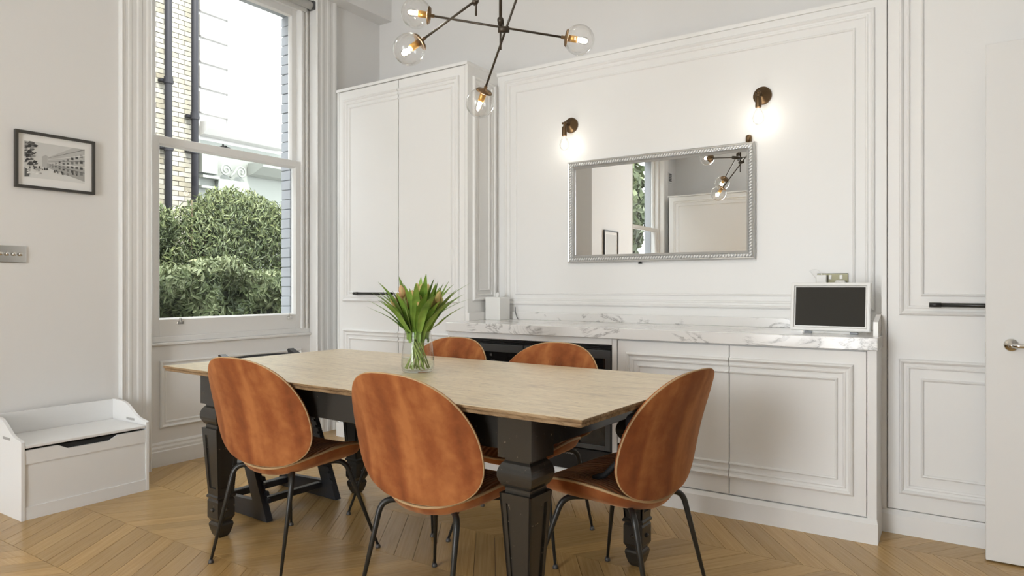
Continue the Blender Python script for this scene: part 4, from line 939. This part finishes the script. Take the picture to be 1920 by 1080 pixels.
for y0_ in (yq+1.55, yq+2.4):
    wf = obj('window', multibox([(-0.05, 0.02, y0_, y0_+0.55, 0.9, 2.5)]), STUCCO, stb); obj('pane', multibox([(0.02, 0.025, y0_+.06, y0_+.49, 0.98, 2.42)]), mat('far_pane', (0.25, 0.28, 0.30), 0.1), wf)
obj('balcony', multibox([(-0.05, 0.75, yq+0.55, yq+1.0, 3.74, 3.80), (0.55, 0.62, yq+0.66, yq+0.76, 3.80, 4.25)]), STUCCO, stb) if False else None

def foliage(name, n_, region, msh, size, seed, aspect=0.28, droop=0.5):
    """region(rnd) -> (point, outward dir, tone)"""
    rn = random.Random(seed); V = []; Fc = []; T = []
    for i in range(n_):
        p, nrm, tone = region(rn); nrm = (nrm + Vector((rn.uniform(-.8, .8), rn.uniform(-.8, .8), rn.uniform(-.8, .5)))).normalized()
        d = Vector((rn.uniform(-1, 1), rn.uniform(-1, 1), rn.uniform(-1.0-droop, 0.5))); d = (d-nrm*d.dot(nrm)*0.7).normalized(); s = d.cross(nrm).normalized()
        L_ = size*rn.uniform(0.6, 1.3); W_ = L_*aspect; k_ = len(V)
        V += [p-d*L_/2, p-d*L_*0.1+s*W_/2+nrm*W_*.25, p+d*L_/2-nrm*L_*0.1, p-d*L_*0.1-s*W_/2+nrm*W_*.25]
        Fc += [(k_, k_+1, k_+2), (k_, k_+2, k_+3)]; t_ = min(1, max(0, tone+rn.uniform(-.28, .28))); T += [t_]*4
    me_ = bpy.data.meshes.new(name); me_.from_pydata([tuple(v) for v in V], [], Fc); me_.materials.append(msh)
    at_ = me_.attributes.new('tone', 'FLOAT', 'POINT'); at_.data.foreach_set('value', T)
    o = bpy.data.objects.new(name, me_); C.objects.link(o); return o
def hedge_region(x0, x1, y0, y1, ztop, zb):
    def f(rn):
        y = rn.uniform(y0, y1); zt = ztop+0.06*math.sin(y*5.1)+0.04*math.sin(y*11+1)
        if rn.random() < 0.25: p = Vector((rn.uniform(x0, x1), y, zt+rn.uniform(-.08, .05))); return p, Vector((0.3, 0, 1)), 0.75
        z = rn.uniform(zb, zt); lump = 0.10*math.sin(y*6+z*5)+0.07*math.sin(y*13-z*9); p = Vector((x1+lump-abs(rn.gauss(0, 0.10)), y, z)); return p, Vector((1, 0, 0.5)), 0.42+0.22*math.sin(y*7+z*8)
    return f
hd = thing('hedge', 'dense clipped dark green hedge just outside the window', 'hedge', (-6.0, 3.9, -0.6))
inv = Matrix.Translation((6.0, -3.9, 0.6))
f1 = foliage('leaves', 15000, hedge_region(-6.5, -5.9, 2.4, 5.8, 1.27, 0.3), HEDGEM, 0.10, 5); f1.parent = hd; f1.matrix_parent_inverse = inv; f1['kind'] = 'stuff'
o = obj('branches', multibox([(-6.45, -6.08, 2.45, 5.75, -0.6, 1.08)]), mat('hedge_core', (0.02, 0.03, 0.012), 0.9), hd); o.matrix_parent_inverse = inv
def bush_region(blobs):
    def f(rn):
        c, r_ = rn.choices(blobs, weights=[q[1][0]*q[1][2] for q in blobs])[0]
        while True:
            v = Vector((rn.gauss(0, 1), rn.gauss(0, 1), rn.gauss(0, 1)))
            if v.length > 0.1: break
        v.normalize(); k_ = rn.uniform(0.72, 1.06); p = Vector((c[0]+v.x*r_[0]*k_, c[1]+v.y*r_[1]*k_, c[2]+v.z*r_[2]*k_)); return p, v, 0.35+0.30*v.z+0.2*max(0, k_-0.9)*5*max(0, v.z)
    return f
bu = thing('bush', 'taller loose green bush behind the clipped hedge outside the window', 'bush', (-7.6, 5.0, -0.6))
inv = Matrix.Translation((7.6, -5.0, 0.6))
blobs = [((-7.6, 4.75, 1.35), (0.6, 0.62, 0.75)), ((-7.7, 5.30, 1.50), (0.6, 0.60, 0.85)), ((-7.6, 4.25, 1.05), (0.5, 0.5, 0.62)), ((-7.5, 5.85, 1.35), (0.55, 0.55, 0.85)), ((-7.6, 5.05, 1.9), (0.4, 0.45, 0.42)), ((-7.6, 3.8, 0.9), (0.4, 0.4, 0.55)), ((-7.7, 5.62, 1.95), (0.3, 0.3, 0.35)), ((-7.5, 4.1, 1.75), (0.28, 0.25, 0.32))]
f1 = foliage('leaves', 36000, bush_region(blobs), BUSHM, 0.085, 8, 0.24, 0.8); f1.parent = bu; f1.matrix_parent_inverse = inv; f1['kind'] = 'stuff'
bm = bmesh.new(); rnd = random.Random(4)
for i in range(16):
    y = rnd.uniform(3.9, 6.0); tube(bm, [(-7.6, y*0.6+2.0, -0.6), (-7.6+rnd.uniform(-.2, .2), y*0.85+.75, 0.6), (-7.6+rnd.uniform(-.3, .3), y, 1.7+rnd.uniform(0, .5))], [0.02, 0.014, 0.004], 5)
o = obj('stems', bm, BARK, bu, True); o.matrix_parent_inverse = inv
tr2 = thing('tree', 'leafy green tree outside the second window, seen in the mirror', 'tree', (-7.6, -4.2, -0.6))
inv = Matrix.Translation((7.6, 4.2, 0.6))
blobs = [((-7.4, -4.6, 2.2), (1.0, 1.3, 1.4)), ((-7.4, -4.0, 3.6), (1.1, 1.4, 1.5)), ((-7.4, -3.2, 1.6), (0.9, 1.1, 1.2)), ((-7.2, -5.6, 1.4), (1.0, 1.3, 1.5)), ((-7.2, -5.2, 4.2), (1.2, 1.4, 1.4)), ((-7.3, -6.6, 3.0), (1.2, 1.3, 1.8))]
f1 = foliage('leaves', 34000, bush_region(blobs), BUSHM, 0.28, 9, 0.55, 0.4); f1.parent = tr2; f1.matrix_parent_inverse = inv; f1['kind'] = 'stuff'
bm = bmesh.new(); tube(bm, [(-7.6, -4.2, -0.6), (-7.5, -4.2, 1.0), (-7.4, -4.3, 3.0)], [0.14, 0.11, 0.05], 10); o = obj('trunk', bm, BARK, tr2, True); o.matrix_parent_inverse = inv
